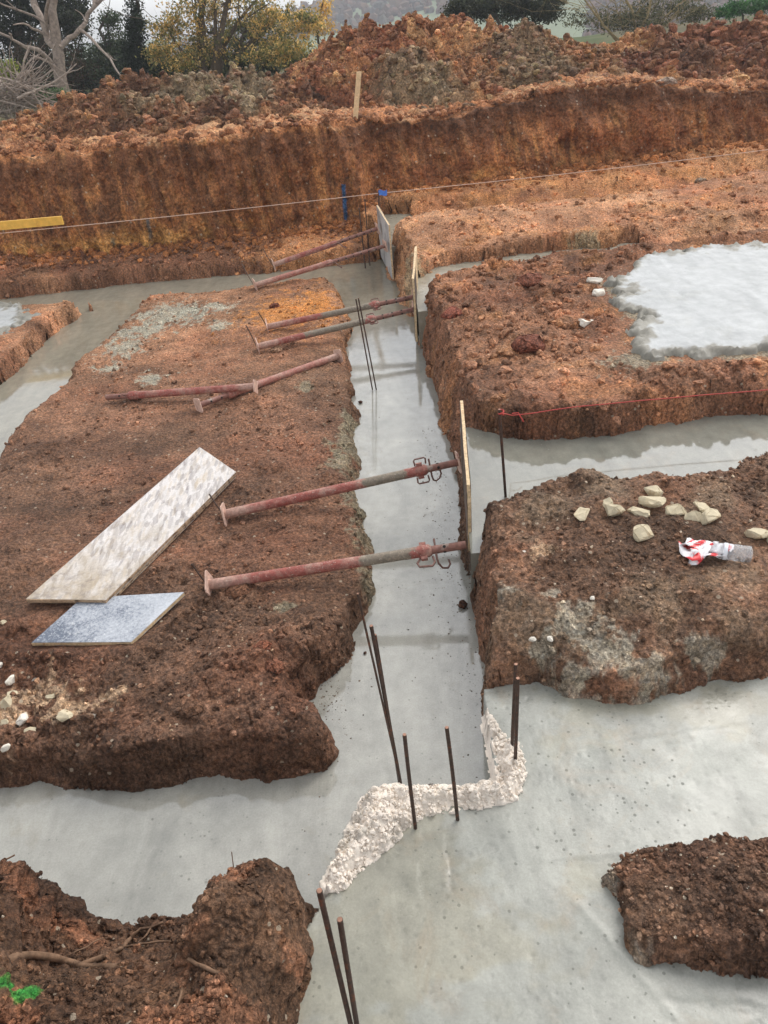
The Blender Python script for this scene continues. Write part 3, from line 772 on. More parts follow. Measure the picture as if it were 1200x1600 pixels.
def heap(name, sky_px, yr, front, back, cols, seed, label, clods=2200, rough=1., greys=None, clod_r=(.018, .06)):
    """spoil heap: ridge line at depth yr, falling to the plateau in front and behind"""
    R = np.array([atY(a, b, yr) for a, b in sky_px])
    x0, x1 = R[0, 0] - .5, R[-1, 0] + .5
    st = .021
    front = float(top_at(np.linspace(x0, x1, 40))[0].min())

    def hz(x, y):
        fr, PLAT = top_at(x); fr = fr + .12; PLAT = PLAT - .02
        rz = np.interp(x, R[:, 0], R[:, 2], left=.7, right=.7)
        edge = smooth(x0, x0 + .8, x) * smooth(x1, x1 - .8, x)
        rz = (PLAT - .12) + (rz - PLAT + .12) * edge
        yw = y + fbm(x * 1.2, y * 1.2, 3, seed) * .8
        t = np.where(yw < yr, (yr - yw) / (yr - fr), (yw - yr) / (back - yr))
        t = np.clip(t, 0, 1.3)
        p = 1 - (t ** 1.25) * 1.0
        p = np.where(t > 1, (1 - t) * .6, p)
        z = (PLAT - .10) + (rz - PLAT + .10) * p
        rg = rough * np.clip((z - PLAT + .25) / .3, .15, 1)
        z = z + rg * (fbm(x * 2.4, y * 2.4, 4, seed + 3) * .16 + lumps(x, y, .26, seed + 7) * .07 + lumps(x, y, .11, seed + 8) * .025 + fbm(x * 8, y * 8, 5, seed + 11, .6) * .12 - np.abs(fbm(x * 3.3, y * 3.3, 4, seed + 13)) * .16 - .07)
        return z

    def hc(x, y):
        f = smooth(-.35, .4, fbm(x * 1.8, y * 1.8, 4, seed + 21))[..., None]
        c = lin(cols[0]) * (1 - f) + lin(cols[1]) * f
        f = smooth(.08, .4, fbm(x * 4.2, y * 4.2, 4, seed + 25))[..., None]
        c = c * (1 - f * .75) + lin(cols[2]) * f * .75
        if greys:
            for (px, py, rx, ry, Y, rgb, amt) in greys:
                q = atY(px, py, Y); sx = abs(atY(px + rx, py, Y)[0] - q[0]); sy = ry
                b = np.exp(-((x - q[0]) / sx) ** 2 - ((y - Y) / sy) ** 2)
                f = (smooth(.3, .6, b + fbm(x * 5, y * 5, 3, seed + 31) * .5 * (b > .02)) * amt)[..., None]
                c = c * (1 - f) + lin(rgb) * f
        c = c * (1 + .5 * fbm(x * 7, y * 7, 5, seed + 41, .65))[..., None]
        lm = (c @ np.array([.3, .55, .15]))[..., None]
        return (c * .80 + lm * .20) * np.array([1.0, 1.05, .93])
    X, Y = np.meshgrid(np.arange(x0, x1, st), np.arange(front - .35, back + .2, st))
    Z = hz(X, Y)
    o = mesh_np(name, np.stack([X, Y, Z], -1).reshape(-1, 3), (lambda F: F[(Y > top_at(X)[0] + .04).ravel()[F].all(1)])(grid_faces(X.shape[1], X.shape[0])), FARSOIL, col=hc(X, Y).reshape(-1, 3) * .95)
    tag(o, label, 'dirt heap', 'heaps of dug soil along the bank')
    x = RNG.uniform(x0 + .3, x1 - .3, clods); y = RNG.uniform(front - .1, yr + .5, clods); z = hz(x, y)
    ok = (z > PLAT - .2) & (y > top_at(x)[0] + .03)
    x, y, z = x[ok], y[ok], z[ok]
    r = clod_r[0] * .6 + (clod_r[1] - clod_r[0] * .6) * RNG.uniform(0, 1, len(x)) ** 7
    c = hc(x, y) * RNG.uniform(.6, 1.6, (len(x), 1)) * (1 + RNG.uniform(-.08, .08, (len(x), 3)))
    b = r > .022
    q = np.stack([x, y, z], -1)
    clod_mesh('clods', q[b], r[b], c[b], CLODSOIL, o, sub=2)
    clod_mesh('crumbs', q[~b], r[~b], c[~b], CLODSOIL, o, sub=1)
    return hz


orange, rust, dbrown, tanc, greyb, lgrey = (150, 96, 58), (126, 72, 44), (96, 62, 44), (190, 136, 88), (124, 104, 84), (142, 122, 100)
heap('dirt_heap', [(-90, 235), (-20, 200), (40, 178), (100, 152), (160, 128), (250, 118), (330, 106), (370, 111), (420, 116), (455, 124), (500, 140), (540, 160)], 11.0, 8.95, 12.2,
     [(128, 84, 56), dbrown, (152, 104, 66)], 501, 'low brown and grey clodded dirt heap in front of the yellow tree', 22000, 1.15,
     [(300, 140, 70, .8, 10.6, greyb, .9), (390, 135, 45, .9, 10.6, lgrey, .85), (230, 135, 40, .5, 10.4, greyb, .7), (30, 185, 60, .6, 10.2, (186, 124, 80), .8)])
heap('dirt_heap', [(415, 150), (445, 118), (470, 95), (500, 74), (540, 50), (580, 27), (620, 30), (650, 26), (700, 31), (760, 35), (800, 44), (850, 64), (900, 90), (950, 115)], 12.4, 9.3, 14.2,
     [orange, rust, tanc], 541, 'tallest orange brown dirt heap in the middle above the bank', 24000, 1.15,
     [(640, 110, 60, .8, 10.3, greyb, .8), (700, 120, 60, .7, 10.0, (130, 106, 82), .7), (600, 60, 40, .6, 12, rust, .7), (520, 150, 60, .4, 9.8, (196, 146, 106), .6)])
heap('dirt_heap', [(650, 130), (700, 100), (740, 72), (790, 46), (822, 27), (850, 34), (880, 46), (910, 52), (940, 64), (970, 90), (1010, 118)], 11.2, 9.35, 13.0,
     [(134, 98, 70), (118, 82, 58), orange], 581, 'grey brown peaked dirt heap right of the tallest orange one', 18000, 1.0,
     [(810, 80, 60, .8, 10.9, (122, 96, 76), .9), (850, 110, 60, .5, 10.2, (120, 98, 78), .7), (860, 40, 40, .5, 11.4, (166, 116, 76), .6), (900, 150, 200, .25, 9.6, (190, 140, 100), .6)])
heap('dirt_heap', [(880, 100), (920, 74), (950, 64), (1000, 44), (1050, 38), (1100, 28), (1160, 20), (1200, 10), (1290, 0), (1400, 10), (1500, 60)], 11.9, 9.55, 13.8,
     [(124, 76, 52), (110, 64, 44), (160, 104, 68)], 621, 'reddish dark brown dirt heap running off the right edge', 20000, 1.1,
     [(960, 50, 60, .7, 11.8, (176, 122, 76), .8), (1060, 70, 60, .6, 11, (104, 68, 50), .8), (1080, 110, 160, .3, 9.9, (190, 136, 92), .7)], (.018, .075))

# loose crumbs on the level top of the bank, edge of the cut
x = RNG.uniform(-5, 7, 6500); ty, tz = top_at(x); y = ty + RNG.uniform(-.05, .9, len(x))
c = lin((148, 104, 74)) * RNG.uniform(.45, 1.4, (len(x), 1))
clod_mesh('bank_top_crumbs', np.stack([x, y, tz - .02 + 0 * x], -1), .009 + .05 * RNG.uniform(0, 1, len(x)) ** 7, c, CLODSOIL, sub=2, sink=.3)
# crumbs slipped to the foot of the cut
x = RNG.uniform(-5, 6.5, 2600); fy = np.interp(x, FOOT[:, 0], FOOT[:, 1]); y = fy - np.abs(RNG.normal(0, .16, len(x))) + .05
gh_, gc_, _ = ground(x, y, False)
clod_mesh('bank_foot_crumbs', np.stack([x, y, gh_], -1), .01 + .045 * RNG.uniform(0, 1, len(x)) ** 5, lin((156, 104, 64)) * RNG.uniform(.6, 1.35, (len(x), 1)), CLODSOIL, sub=2)


def scatter(name, region, n, r0, r1, pw, tint=(.6, 1.9), sub=1, colr=None, minmask=.55):
    x0, x1, y0, y1 = region
    x = RNG.uniform(x0, x1, n); y = RNG.uniform(y0, y1, n)
    d = smooth(-.25, .35, fbm(x * 2.6, y * 2.6, 3, 701))
    keep = RNG.uniform(0, 1, n) < .25 + .75 * d
    x, y = x[keep], y[keep]
    h, c, m = ground(x, y, False)
    ok = (m > minmask) & (flatness(x, y) < .3)
    x, y, h, c = x[ok], y[ok], h[ok], c[ok]
    r = r0 + (r1 - r0) * RNG.uniform(0, 1, len(x)) ** pw
    c = c * RNG.uniform(*tint, (len(x), 1)) if colr is None else lin(colr)[None] * RNG.uniform(.7, 1.15, (len(x), 1)) + 0 * c
    clod_mesh(name, np.stack([x, y, h], -1), r, c, CLODSOIL, sub=sub, sink=.25)


for reg, n, r0, r1, pw, mm in (((-1.5, .0, 1.7, 3.4), 9000, .0025, .017, 7, .25), ((-2.8, .0, 3.4, 7.2), 7000, .004, .02, 7, .3), ((.3, 2.0, 1.66, 2.9), 9000, .0025, .015, 6, .15),
                               ((.4, 4.4, 3.3, 6.6), 13000, .004, .04, 6, .15), ((.3, 5.6, 6.4, 9.0), 7000, .006, .035, 7, .2), ((-5, .1, 7.8, 8.5), 4000, .006, .035, 6, .3),
                               ((-1.3, -.24, .6, 1.26), 14000, .0018, .013, 5, .15), ((.44, 1.1, .8, 1.14), 6000, .0018, .010, 5, .15)):
    scatter('soil_crumbs', reg, n, r0, r1, pw, sub=2, minmask=mm)
x = np.concatenate([.36 - np.abs(RNG.normal(0, .09, 900)), RNG.uniform(-.45, .33, 260), -.3 + RNG.normal(0, .07, 380)]); y = np.concatenate([RNG.uniform(1.46, 4.2, 900) ** 1., RNG.uniform(1.2, 6.5, 260), 2.0 + RNG.normal(0, .12, 380)])
h_, c_, m_ = ground(x, y, False); ok = (h_ < -.17) & ~((x > .24) & (y < 1.8)); x, y = x[ok], y[ok]
clod_mesh('soil_specks', np.stack([x, y, x * 0 - .1505], -1), .0013 + .0035 * RNG.uniform(0, 1, len(x)) ** 4, np.repeat(lin((104, 92, 80))[None], len(x), 0) * RNG.uniform(.6, 1.5, (len(x), 1)), CLODSOIL, sub=1, flat=.5)
scatter('pale_gravel', (-1.3, -.24, .6, 1.2), 100, .003, .008, 2, colr=(196, 184, 166), sub=2)
scatter('pale_gravel', (.33, 1.5, 1.8, 2.7), 200, .002, .008, 3, colr=(196, 180, 160), sub=2)
scatter('pale_gravel', (-1.5, -.1, 1.75, 2.6), 240, .002, .008, 3, colr=(180, 156, 132), sub=2)
scatter('pale_gravel', (.45, .95, .85, 1.12), 120, .002, .006, 2, colr=(190, 180, 164), sub=2)

# land behind the heaps, dropping to the valley, and the far hillside
def land():
    xs = np.linspace(-1, 1, 180); ys = np.exp(np.linspace(math.log(9.9), math.log(420), 200))
    X = xs[None] * (ys[:, None] * 1.0 + 12); Y = np.repeat(ys[:, None], 180, 1)
    Z = .88 + fbm(X * .3, Y * .3, 3, 801) * .2 * smooth(14, 18, Y)
    Z = Z - smooth(22, 70, Y) * 5.5
    ridge = smooth(-30, 60, X + fbm(X * .01, Y * .01, 2, 803) * 30) * smooth(95, 330, Y)
    Z = Z + ridge * (26 + 5 * fbm(X * .012, Y * .012, 3, 805))
    c = np.empty(X.shape + (3,)); c[:] = lin((92, 84, 60))
    f = smooth(-.2, .2, fbm(X * .6, Y * .6, 3, 807))[..., None]
    c = c * (1 - f) + lin((74, 84, 48)) * f
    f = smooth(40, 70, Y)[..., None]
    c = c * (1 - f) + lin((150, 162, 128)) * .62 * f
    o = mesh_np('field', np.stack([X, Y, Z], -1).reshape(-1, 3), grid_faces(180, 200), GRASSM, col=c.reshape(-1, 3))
    o['kind'] = 'structure'

    def z_at(x, y):
        z = .88 - smooth(22, 70, y) * 5.5
        return z + smooth(-30, 60, x + fbm(x * .01, y * .01, 2, 803) * 30) * smooth(95, 330, y) * (26 + 5 * fbm(x * .012, y * .012, 3, 805))
    return z_at


def attr_mat(name, rough=.8, spec=.2, sc=8., var=.3, trans=0.):
    m, t, bs = new_mat(name)
    at_ = nd(t, 'ShaderNodeAttribute', attribute_name='Col').outputs['Color']
    n = noise(t, coords(t), sc, 4, .6)
    c = mix(t, at_, ramp(t, n, [(.25, 1 - var), (.75, 1 + var)]), 1., 'MULTIPLY')
    t.links.new(c, bs.inputs['Base Color'])
    bs.inputs['Roughness'].default_value = rough; bs.inputs['Specular IOR Level'].default_value = spec
    return m


GRASSM = attr_mat('rough_grass', .9, .1, 1.2, .2)
LEAF = attr_mat('leaves', .6, .25, 3., .25)
_t = LEAF.node_tree; _b = _t.nodes['Principled BSDF']; _tr = _t.nodes.new('ShaderNodeBsdfTranslucent'); _mx = _t.nodes.new('ShaderNodeMixShader'); _mx.inputs[0].default_value = .4
_t.links.new(_b.inputs['Base Color'].links[0].from_socket, _tr.inputs['Color']); _t.links.new(_b.outputs[0], _mx.inputs[1]); _t.links.new(_tr.outputs[0], _mx.inputs[2])
_t.links.new(_mx.outputs[0], _t.nodes['Material Output'].inputs['Surface'])
BARK = attr_mat('bark', .85, .2, 22., .45)
FARWOOD = attr_mat('far_foliage', .9, .05, .25, .3)
zl = land()


def leaf_mass(name, centres, n, size, pal, parent, flat=1.):
    """a crown of many small leaf faces gathered in clumps; centres = (x,y,z,rx,ry,rz,weight)"""
    C = np.array(centres, float); wt = C[:, 6] / C[:, 6].sum()
    # twig clumps inside each limb's volume
    nc = max(12, n // 26)
    ci = RNG.choice(len(C), nc, p=wt)
    d = RNG.normal(size=(nc, 3)); d /= np.linalg.norm(d, axis=1, keepdims=True)
    cc = C[ci, :3] + d * C[ci, 3:6] * (RNG.uniform(.05, 1, nc) ** .45)[:, None]
    k = RNG.integers(0, nc, n)
    sp = RNG.normal(size=(n, 3)) * np.array([1, 1, .6]) * size * RNG.uniform(1.2, 3.6, nc)[k][:, None]
    p = cc[k] + sp
    a = RNG.normal(size=(n, 3)); a /= np.linalg.norm(a, axis=1, keepdims=True)
    b = np.cross(a, RNG.normal(size=(n, 3))); b /= np.linalg.norm(b, axis=1, keepdims=True)
    s = size * RNG.uniform(.5, 1.25, (n, 1))
    V = np.stack([p - a * s, p + b * s * .5, p + a * s, p - b * s * .5], 1).reshape(-1, 3)
    F = np.arange(n * 4).reshape(-1, 4)
    P = np.array([lin(q) for q in pal])
    cl = RNG.integers(0, len(P), nc)[k]
    cl = np.where(RNG.uniform(0, 1, n) < .3, RNG.integers(0, len(P), n), cl)
    col = P[cl] * RNG.uniform(.65, 1.35, (n, 1))
    return mesh_np(name, V, F, LEAF, col=np.repeat(col, 4, 0), smooth_=False, parent=parent)


def branchy(mb, p, d, L, r, depth, col, spread=.6, kids=3, up=.15, wig=.14):
    """limb that wanders, tapers and forks"""
    pts = [Vector(p)]; dd = Vector(d).normalized(); n = 5
    for i in range(n):
        dd = (dd + Vector((random.gauss(0, wig), random.gauss(0, wig), random.gauss(0, wig) + up * .2))).normalized()
        pts.append(pts[-1] + dd * (L / n))
    mb.tube(pts, [r * (1 - .6 * i / n) for i in range(n + 1)], 5 if r < .03 else 8, col=col)
    if depth > 0:
        for k in range(kids):
            q = pts[random.randint(2, n)]
            s = Vector((random.gauss(0, 1), random.gauss(0, 1), random.gauss(0, .6) + up)).normalized()
            branchy(mb, q, dd * (1 - spread) + s * spread, L * random.uniform(.5, .75), r * .45, depth - 1, col, spread, kids, up, wig)


def limb(mb, px, Y, r0, r1, col, dy=0.):
    """limb through surveyed points px at depth Y"""
    n = len(px)
    pts = [Vector(atY(a, b, Y + dy * i / max(1, n - 1) + (i % 2) * .06)) for i, (a, b) in enumerate(px)]
    fine = [pts[0]]
    for a, b in zip(pts, pts[1:]):
        fine += [a.lerp(b, .5) + Vector((random.gauss(0, .015), random.gauss(0, .02), random.gauss(0, .015))), b]
    m = len(fine) - 1
    mb.tube(fine, [r0 + (r1 - r0) * i / m for i in range(m + 1)], 9, col=col)
    return fine


def z4(l): return [(a / 4, b / 4) for a, b in l]


# --- the pale bare tree at the left
bk = lin((146, 132, 120)); Y0 = 15.
t = empty('bare_tree', atY(101, 150, Y0), 'pale barked bare tree with forked trunk and crooked limbs at the left', 'tree')
mb = MB()
limb(mb, [(104, 165)] + z4([(400, 580), (372, 450), (352, 260), (330, 110), (336, 0), (345, -160)]), Y0, .125, .05, bk)
br = MB()
for L, r0, r1, dy in ([(355, 300), (300, 250), (268, 130), (212, 30), (170, -60), (130, -160)], .13, .07, .5), ([(290, 200), (286, 100), (304, 0), (320, -120)], .07, .04, -.4), \
        ([(368, 470), (312, 380), (240, 312), (150, 290), (72, 245), (58, 208)], .10, .02, -.9), ([(310, 380), (250, 362), (200, 365), (160, 420), (108, 505)], .045, .012, -.8), \
        ([(300, 240), (245, 195), (180, 158), (130, 148), (84, 155)], .05, .014, -.5), ([(375, 300), (432, 236), (490, 190), (535, 140), (588, 44), (612, -20), (640, -120)], .09, .04, .6), \
        ([(500, 185), (570, 240), (622, 300), (690, 368), (722, 430), (790, 508)], .05, .022, -1.5), ([(660, 335), (690, 350), (728, 376)], .022, .008, -.2), ([(540, 140), (520, 100), (470, 60)], .03, .01, .2):
    limb(br, z4(L), Y0, r0 * .5, r1 * .55, bk * RNG.uniform(.85, 1.1), dy)
for (a, b), d in ((( 88, 60), (-.5, .3, .8)), ((75, 40), (-.7, -.2, .6)), ((145, 15), (.6, .2, .6)), ((20, 60), (-.7, 0, .4)), ((84, 0), (.2, .3, 1)), ((150, 5), (.8, 0, .5))):
    branchy(br, atY(a, b, Y0 + .1), d, 1.1, .022, 2, bk * .8)
mb.tube([atY(104, 165, Y0), atY(104, 175, Y0)], [.13, .16], 9, col=bk)
mb.build('trunk', BARK, t, col=True); br.build('branches', BARK, t, col=True)
for ch in t.children: ch.location = -t.location


def tree(name, label, cat, base, blobs, n, size, pal, bark, stems, group=None, twigs=0, twig_depth=3):
    """blobs in photo px at depth Y: (px,py,rx,ry,Y,weight)"""
    bx = atY(base[0], base[1], base[2]); g = float(zl(np.array([bx[0]]), np.array([bx[1]]))[0])
    t = empty(name, (bx[0], bx[1], g), label, cat, group)
    cs = []
    for (px, py, rx, ry, Y, wt) in blobs:
        c = atY(px, py, Y); k = np.linalg.norm(atY(px + 1, py, Y) - c)
        cs.append((*c, rx * k, rx * k * .8, ry * k, wt))
    if pal: leaf_mass('crown', cs, n, size, pal, t)
    mb = MB()
    b0 = Vector((bx[0], bx[1], g - .1))
    for (tx, ty, Y, r) in stems:
        e = Vector(atY(tx, ty, Y)); mid = b0.lerp(e, .5) + Vector((random.gauss(0, .12), random.gauss(0, .1), .1))
        q1 = b0.lerp(mid, .5) + Vector((random.gauss(0, .05), 0, 0))
        mb.tube([b0, q1, mid, mid.lerp(e, .5) + Vector((random.gauss(0, .06), 0, .05)), e], [r, r * .8, r * .62, r * .42, r * .2], 8, col=bark)
        for k in range(twigs):
            q = b0.lerp(e, random.uniform(.3, .95))
            branchy(mb, q, (random.gauss(0, 1), random.gauss(0, .7), random.uniform(.1, .9)), random.uniform(.5, 1.2), r * .2, twig_depth - 1, bark * .9, kids=2)
    mb.build('trunk', BARK, t, col=True)
    for ch in t.children: ch.location = -t.location
    return t


DG = [(38, 46, 30), (50, 58, 38), (30, 36, 26), (62, 66, 44)]
GG = [(78, 90, 64), (64, 78, 54), (92, 98, 72), (52, 62, 44)]
YE = [(224, 184, 104), (208, 168, 98), (184, 158, 98), (232, 200, 132), (156, 146, 94)]
OL = [(116, 116, 66), (96, 102, 60), (140, 130, 70), (78, 84, 52)]
dk = lin((84, 74, 64))
tree('dark_tree', 'tall dark evergreen tree behind the pale bare tree', 'tree', (30, 150, 19.), [(20, 20, 60, 45, 19, 3), (95, 0, 50, 40, 19.3, 2.4), (30, 90, 60, 40, 19.2, 2), (110, 35, 26, 20, 18.6, .8), (60, -90, 90, 60, 19.5, 3)],
     26000, .036, DG, dk, [(25, -60, 19.2, .16), (100, -40, 19.3, .12)], 'trees beyond the dirt heaps')
tree('undergrowth', 'dark brown shady bramble thicket under the bare tree', 'bush', (60, 165, 17.6), [(50, 130, 66, 26, 17.6, 2), (120, 120, 40, 32, 17.9, 1.6), (70, 90, 60, 30, 18.2, 1.5)],
     12000, .03, [(70, 58, 44), (84, 66, 50), (56, 54, 38), (64, 70, 44)], dk * .8, [(40, 80, 17.8, .03), (90, 70, 17.9, .03), (130, 95, 18, .03)], twigs=5)
tree('grey_green_tree', 'bushy grey green tree left of the ivy covered trunk', 'tree', (170, 150, 18.4), [(165, 100, 30, 36, 18.4, 2), (190, 85, 32, 40, 18.6, 2), (150, 125, 30, 20, 18.0, 1), (172, 30, 14, 13, 18.6, .5), (128, 100, 18, 40, 18.8, .9), (205, 110, 30, 25, 18.2, 1)],
     16000, .03, GG, dk, [(168, 20, 18.5, .07), (195, 60, 18.5, .06), (172, 0, 18.6, .03)], 'trees beyond the dirt heaps')
tree('ivy_tree', 'narrow dark ivy clad tree between the bare and yellow trees', 'tree', (222, 140, 17.6), [(215, 95, 20, 38, 17.6, 2), (212, 40, 13, 20, 17.5, 1), (225, 120, 26, 22, 17.6, 1.2), (208, 5, 6, 14, 17.6, .25), (245, 115, 26, 18, 17.8, 1)],
     14000, .028, [(34, 46, 28), (44, 56, 34), (28, 34, 22)], dk * .7, [(204, -30, 17.6, .07)], 'trees beyond the dirt heaps')
tree('yellow_tree', 'large autumn tree with golden and olive leaves and many stems', 'tree', (330, 140, 16.4),
     [(260, 50, 34, 26, 16.2, 1.2), (250, 80, 24, 16, 15.8, 1.), (300, 20, 50, 30, 16.4, 1.6), (380, 10, 60, 34, 16.6, 2), (440, 40, 52, 30, 16.3, 2), (480, 40, 26, 20, 16.0, 1), (420, 85, 50, 16, 15.9, 1.3), (330, 70, 44, 26, 16.4, 1.2), (330, -60, 110, 40, 16.6, 2.5), (290, 95, 34, 14, 15.9, .8), (460, 75, 36, 10, 15.7, .8)],
     20000, .028, YE + OL[:3] + OL[:1], lin((96, 84, 70)), [(300, -30, 16.4, .10), (330, -60, 16.6, .09), (365, -30, 16.5, .09), (400, 0, 16.4, .07), (270, 30, 16.2, .05), (440, 20, 16.5, .06), (350, -40, 16.2, .06)], 'trees beyond the dirt heaps', 4)
tree('olive_tree', 'dark olive green tree growing low behind the yellow leaves', 'tree', (380, 140, 17.8), [(350, 95, 60, 26, 17.8, 2), (430, 90, 46, 26, 17.9, 2), (300, 100, 46, 28, 17.8, 1.5), (260, 110, 30, 20, 17.5, 1), (400, 45, 60, 26, 18, 1.2), (470, 100, 26, 16, 17.4, .8)],
     20000, .032, OL + DG[:2], dk, [(340, 60, 17.8, .08), (400, 20, 18, .08), (440, 60, 17.9, .06)], 'trees beyond the dirt heaps')
tree('golden_sapling', 'thin golden sapling at the foot of the tallest heap', 'tree', (500, 110, 18.), [(500, 30, 10, 20, 18, 1), (505, 45, 18, 14, 18, .8), (508, 10, 8, 12, 18, .4)],
     900, .032, YE[:3], dk, [(501, -30, 18, .035)], 'trees beyond the dirt heaps', 3)
tree('dark_bush', 'rounded dark green bush behind the middle of the heaps', 'bush', (785, 50, 17.), [(740, 12, 40, 20, 17, 1.6), (800, 4, 50, 24, 17.2, 2), (850, 14, 34, 18, 17, 1.2), (715, 14, 18, 12, 16.8, .6)],
     18000, .028, [(50, 58, 40), (64, 68, 46), (40, 46, 34), (76, 74, 52)], dk, [(760, -10, 17, .05), (820, -20, 17, .05)], 'bushes beyond the dirt heaps', 2)
tree('twiggy_bush', 'tangled olive bush with long bare arching twigs at the right', 'bush', (990, 60, 16.), [(960, 30, 50, 16, 16.2, 1.2), (1040, 12, 60, 16, 16.3, 1.4), (1000, 35, 50, 14, 16, 1), (900, 30, 20, 16, 16.4, .3), (1090, 22, 30, 10, 16.2, .7)],
     9000, .022, [(96, 98, 70), (80, 82, 58), (112, 108, 80), (60, 62, 46)], lin((150, 134, 100)), [(880, -20, 16, .03), (950, -40, 16, .035), (1030, -30, 15.8, .03), (1090, -10, 16, .03), (1000, -50, 16.2, .04), (920, 0, 15.6, .025), (1060, 5, 15.6, .02)], 'bushes beyond the dirt heaps', 9)
tree('green_hedge', 'bright green leafy hedge at the far right edge', 'hedge', (1170, 30, 18.5), [(1150, 14, 18, 10, 18.5, 1), (1185, 8, 22, 12, 18.5, 1.2), (1225, 2, 26, 14, 18.5, 1.2), (1130, 20, 14, 7, 18.4, .6), (1275, -2, 30, 14, 18.6, 1)],
     9000, .026, [(58, 104, 52), (74, 122, 62), (44, 82, 44), (90, 132, 76)], dk, [(1150, 10, 18.5, .03), (1200, 0, 18.5, .03)], 'bushes beyond the dirt heaps')
tree('green_shrub', 'small green shrub low beside the foot of the bare tree', 'bush', (75, 168, 13.6), [(72, 152, 20, 9, 13.6, 1), (90, 148, 12, 7, 13.7, .5)], 2200, .018, [(92, 116, 74), (72, 96, 58), (112, 132, 92)], dk, [(72, 148, 13.6, .015), (84, 146, 13.6, .012)])
tree('yellow_green_shrub', 'little yellow green shrub at the left edge above the brushwood', 'bush', (16, 160, 14.6), [(15, 112, 13, 16, 14.6, 1), (8, 135, 10, 10, 14.6, .5)], 1500, .022, [(148, 158, 64), (122, 138, 56), (168, 168, 84)], dk, [(14, 100, 14.6, .015), (20, 104, 14.6, .012)])

# brushwood thrown down at the left edge
mb = MB()
for i in range(90):
    a, b = random.uniform(-40, 66), random.uniform(128, 176)
    p = Vector(atY(a, b, random.uniform(12.9, 13.8)))
    d = Vector((random.gauss(.5, .7), random.gauss(0, .5), random.gauss(-.05, .45))).normalized()
    branchy(mb, p - d * .4, d, random.uniform(.4, 1.1), random.uniform(.006, .022), 1, lin((156, 142, 130)) * random.uniform(.6, 1.25), kids=2)
p = mb.build('brushwood', BARK, col=True)
tag(p, 'heap of grey dead brushwood at the left edge below the trees', 'brushwood')

# far wooded hillside: one mass
n = 9000
x = RNG.uniform(-40, 230, n); y = RNG.uniform(170, 340, n)
y2 = RNG.uniform(70, 190, 5000); x2 = y2 * RNG.uniform(.28, .75, 5000)
x = np.concatenate([x, x2]); y = np.concatenate([y, y2]); n = len(x)
z = zl(x, y); r = RNG.uniform(.5, 1.6, n) * np.clip(y / 220, .35, 1.2)
pal = np.array([lin(q) for q in ((150, 116, 98), (120, 104, 92), (98, 106, 100), (136, 98, 84), (92, 98, 104), (166, 128, 96))])
clod_mesh('far_woodland', np.stack([x, y, z], -1), r, (pal[RNG.integers(0, 6, n)] * .5 + pal.mean(0) * .5) * .62, FARWOOD, sub=2, sink=.1, flat=1.1)

# damp autumn air between here and the far hillside
def air():
    m = bpy.data.materials.new('haze'); m.use_nodes = True; t = m.node_tree; t.nodes.clear()
    o_ = t.nodes.new('ShaderNodeOutputMaterial'); v = t.nodes.new('ShaderNodeVolumePrincipled')
    v.inputs['Color'].default_value = (.86, .9, .96, 1); v.inputs['Density'].default_value = .0022; v.inputs['Anisotropy'].default_value = .1
    t.links.new(v.outputs[0], o_.inputs['Volume'])
    mb = MB(); mb.box((0, 200, 14), (460, 0, 0), (0, 240, 0), (0, 0, 26))
    o = mb.build('haze', m, smooth_=False); o['kind'] = 'stuff'


air()

# ================================================================== THINGS
STEEL = simple('rusty_bar', lin((74, 58, 50)), .6, .35, .35, 60, .5, .4, .001, lin((120, 72, 48)), .6)
WIRE = simple('thin_rusty_wire', lin((84, 66, 56)), .7, .2, .3, 60)
BARTIP = simple('cut_bar_end', lin((150, 112, 92)), .5, .4, .2, 80)
REDT = simple('faded_red_paint', lin((160, 80, 70)), .55, 0, .22, 26, .4, .3, .001, lin((184, 142, 126)), .53)
PINK = simple('dusty_pink_paint', lin((206, 160, 142)), .6, 0, .2, 30, .35, .3, .001, lin((184, 104, 92)), .64)
CEMT = simple('cement_smeared_tube', lin((136, 130, 116)), .75, 0, .25, 36, .3, .6, .002, lin((150, 92, 82)), .72)
INNER = simple('rusty_inner_tube', lin((132, 92, 80)), .6, .1, .28, 40, .4, .3, .001, lin((158, 140, 128)), .62)
HOLE = simple('dark_hole', (.012, .01, .009), .9, 0, .1)
PLATE = simple('dusty_steel_plate', lin((204, 170, 152)), .65, .05, .2, 40, .4, .3, .001, lin((150, 96, 82)), .64)
HANDLE = simple('bent_handle_steel', lin((120, 88, 78)), .55, .2, .3, 60, .5, .3, .001, lin((116, 92, 80)), .6)


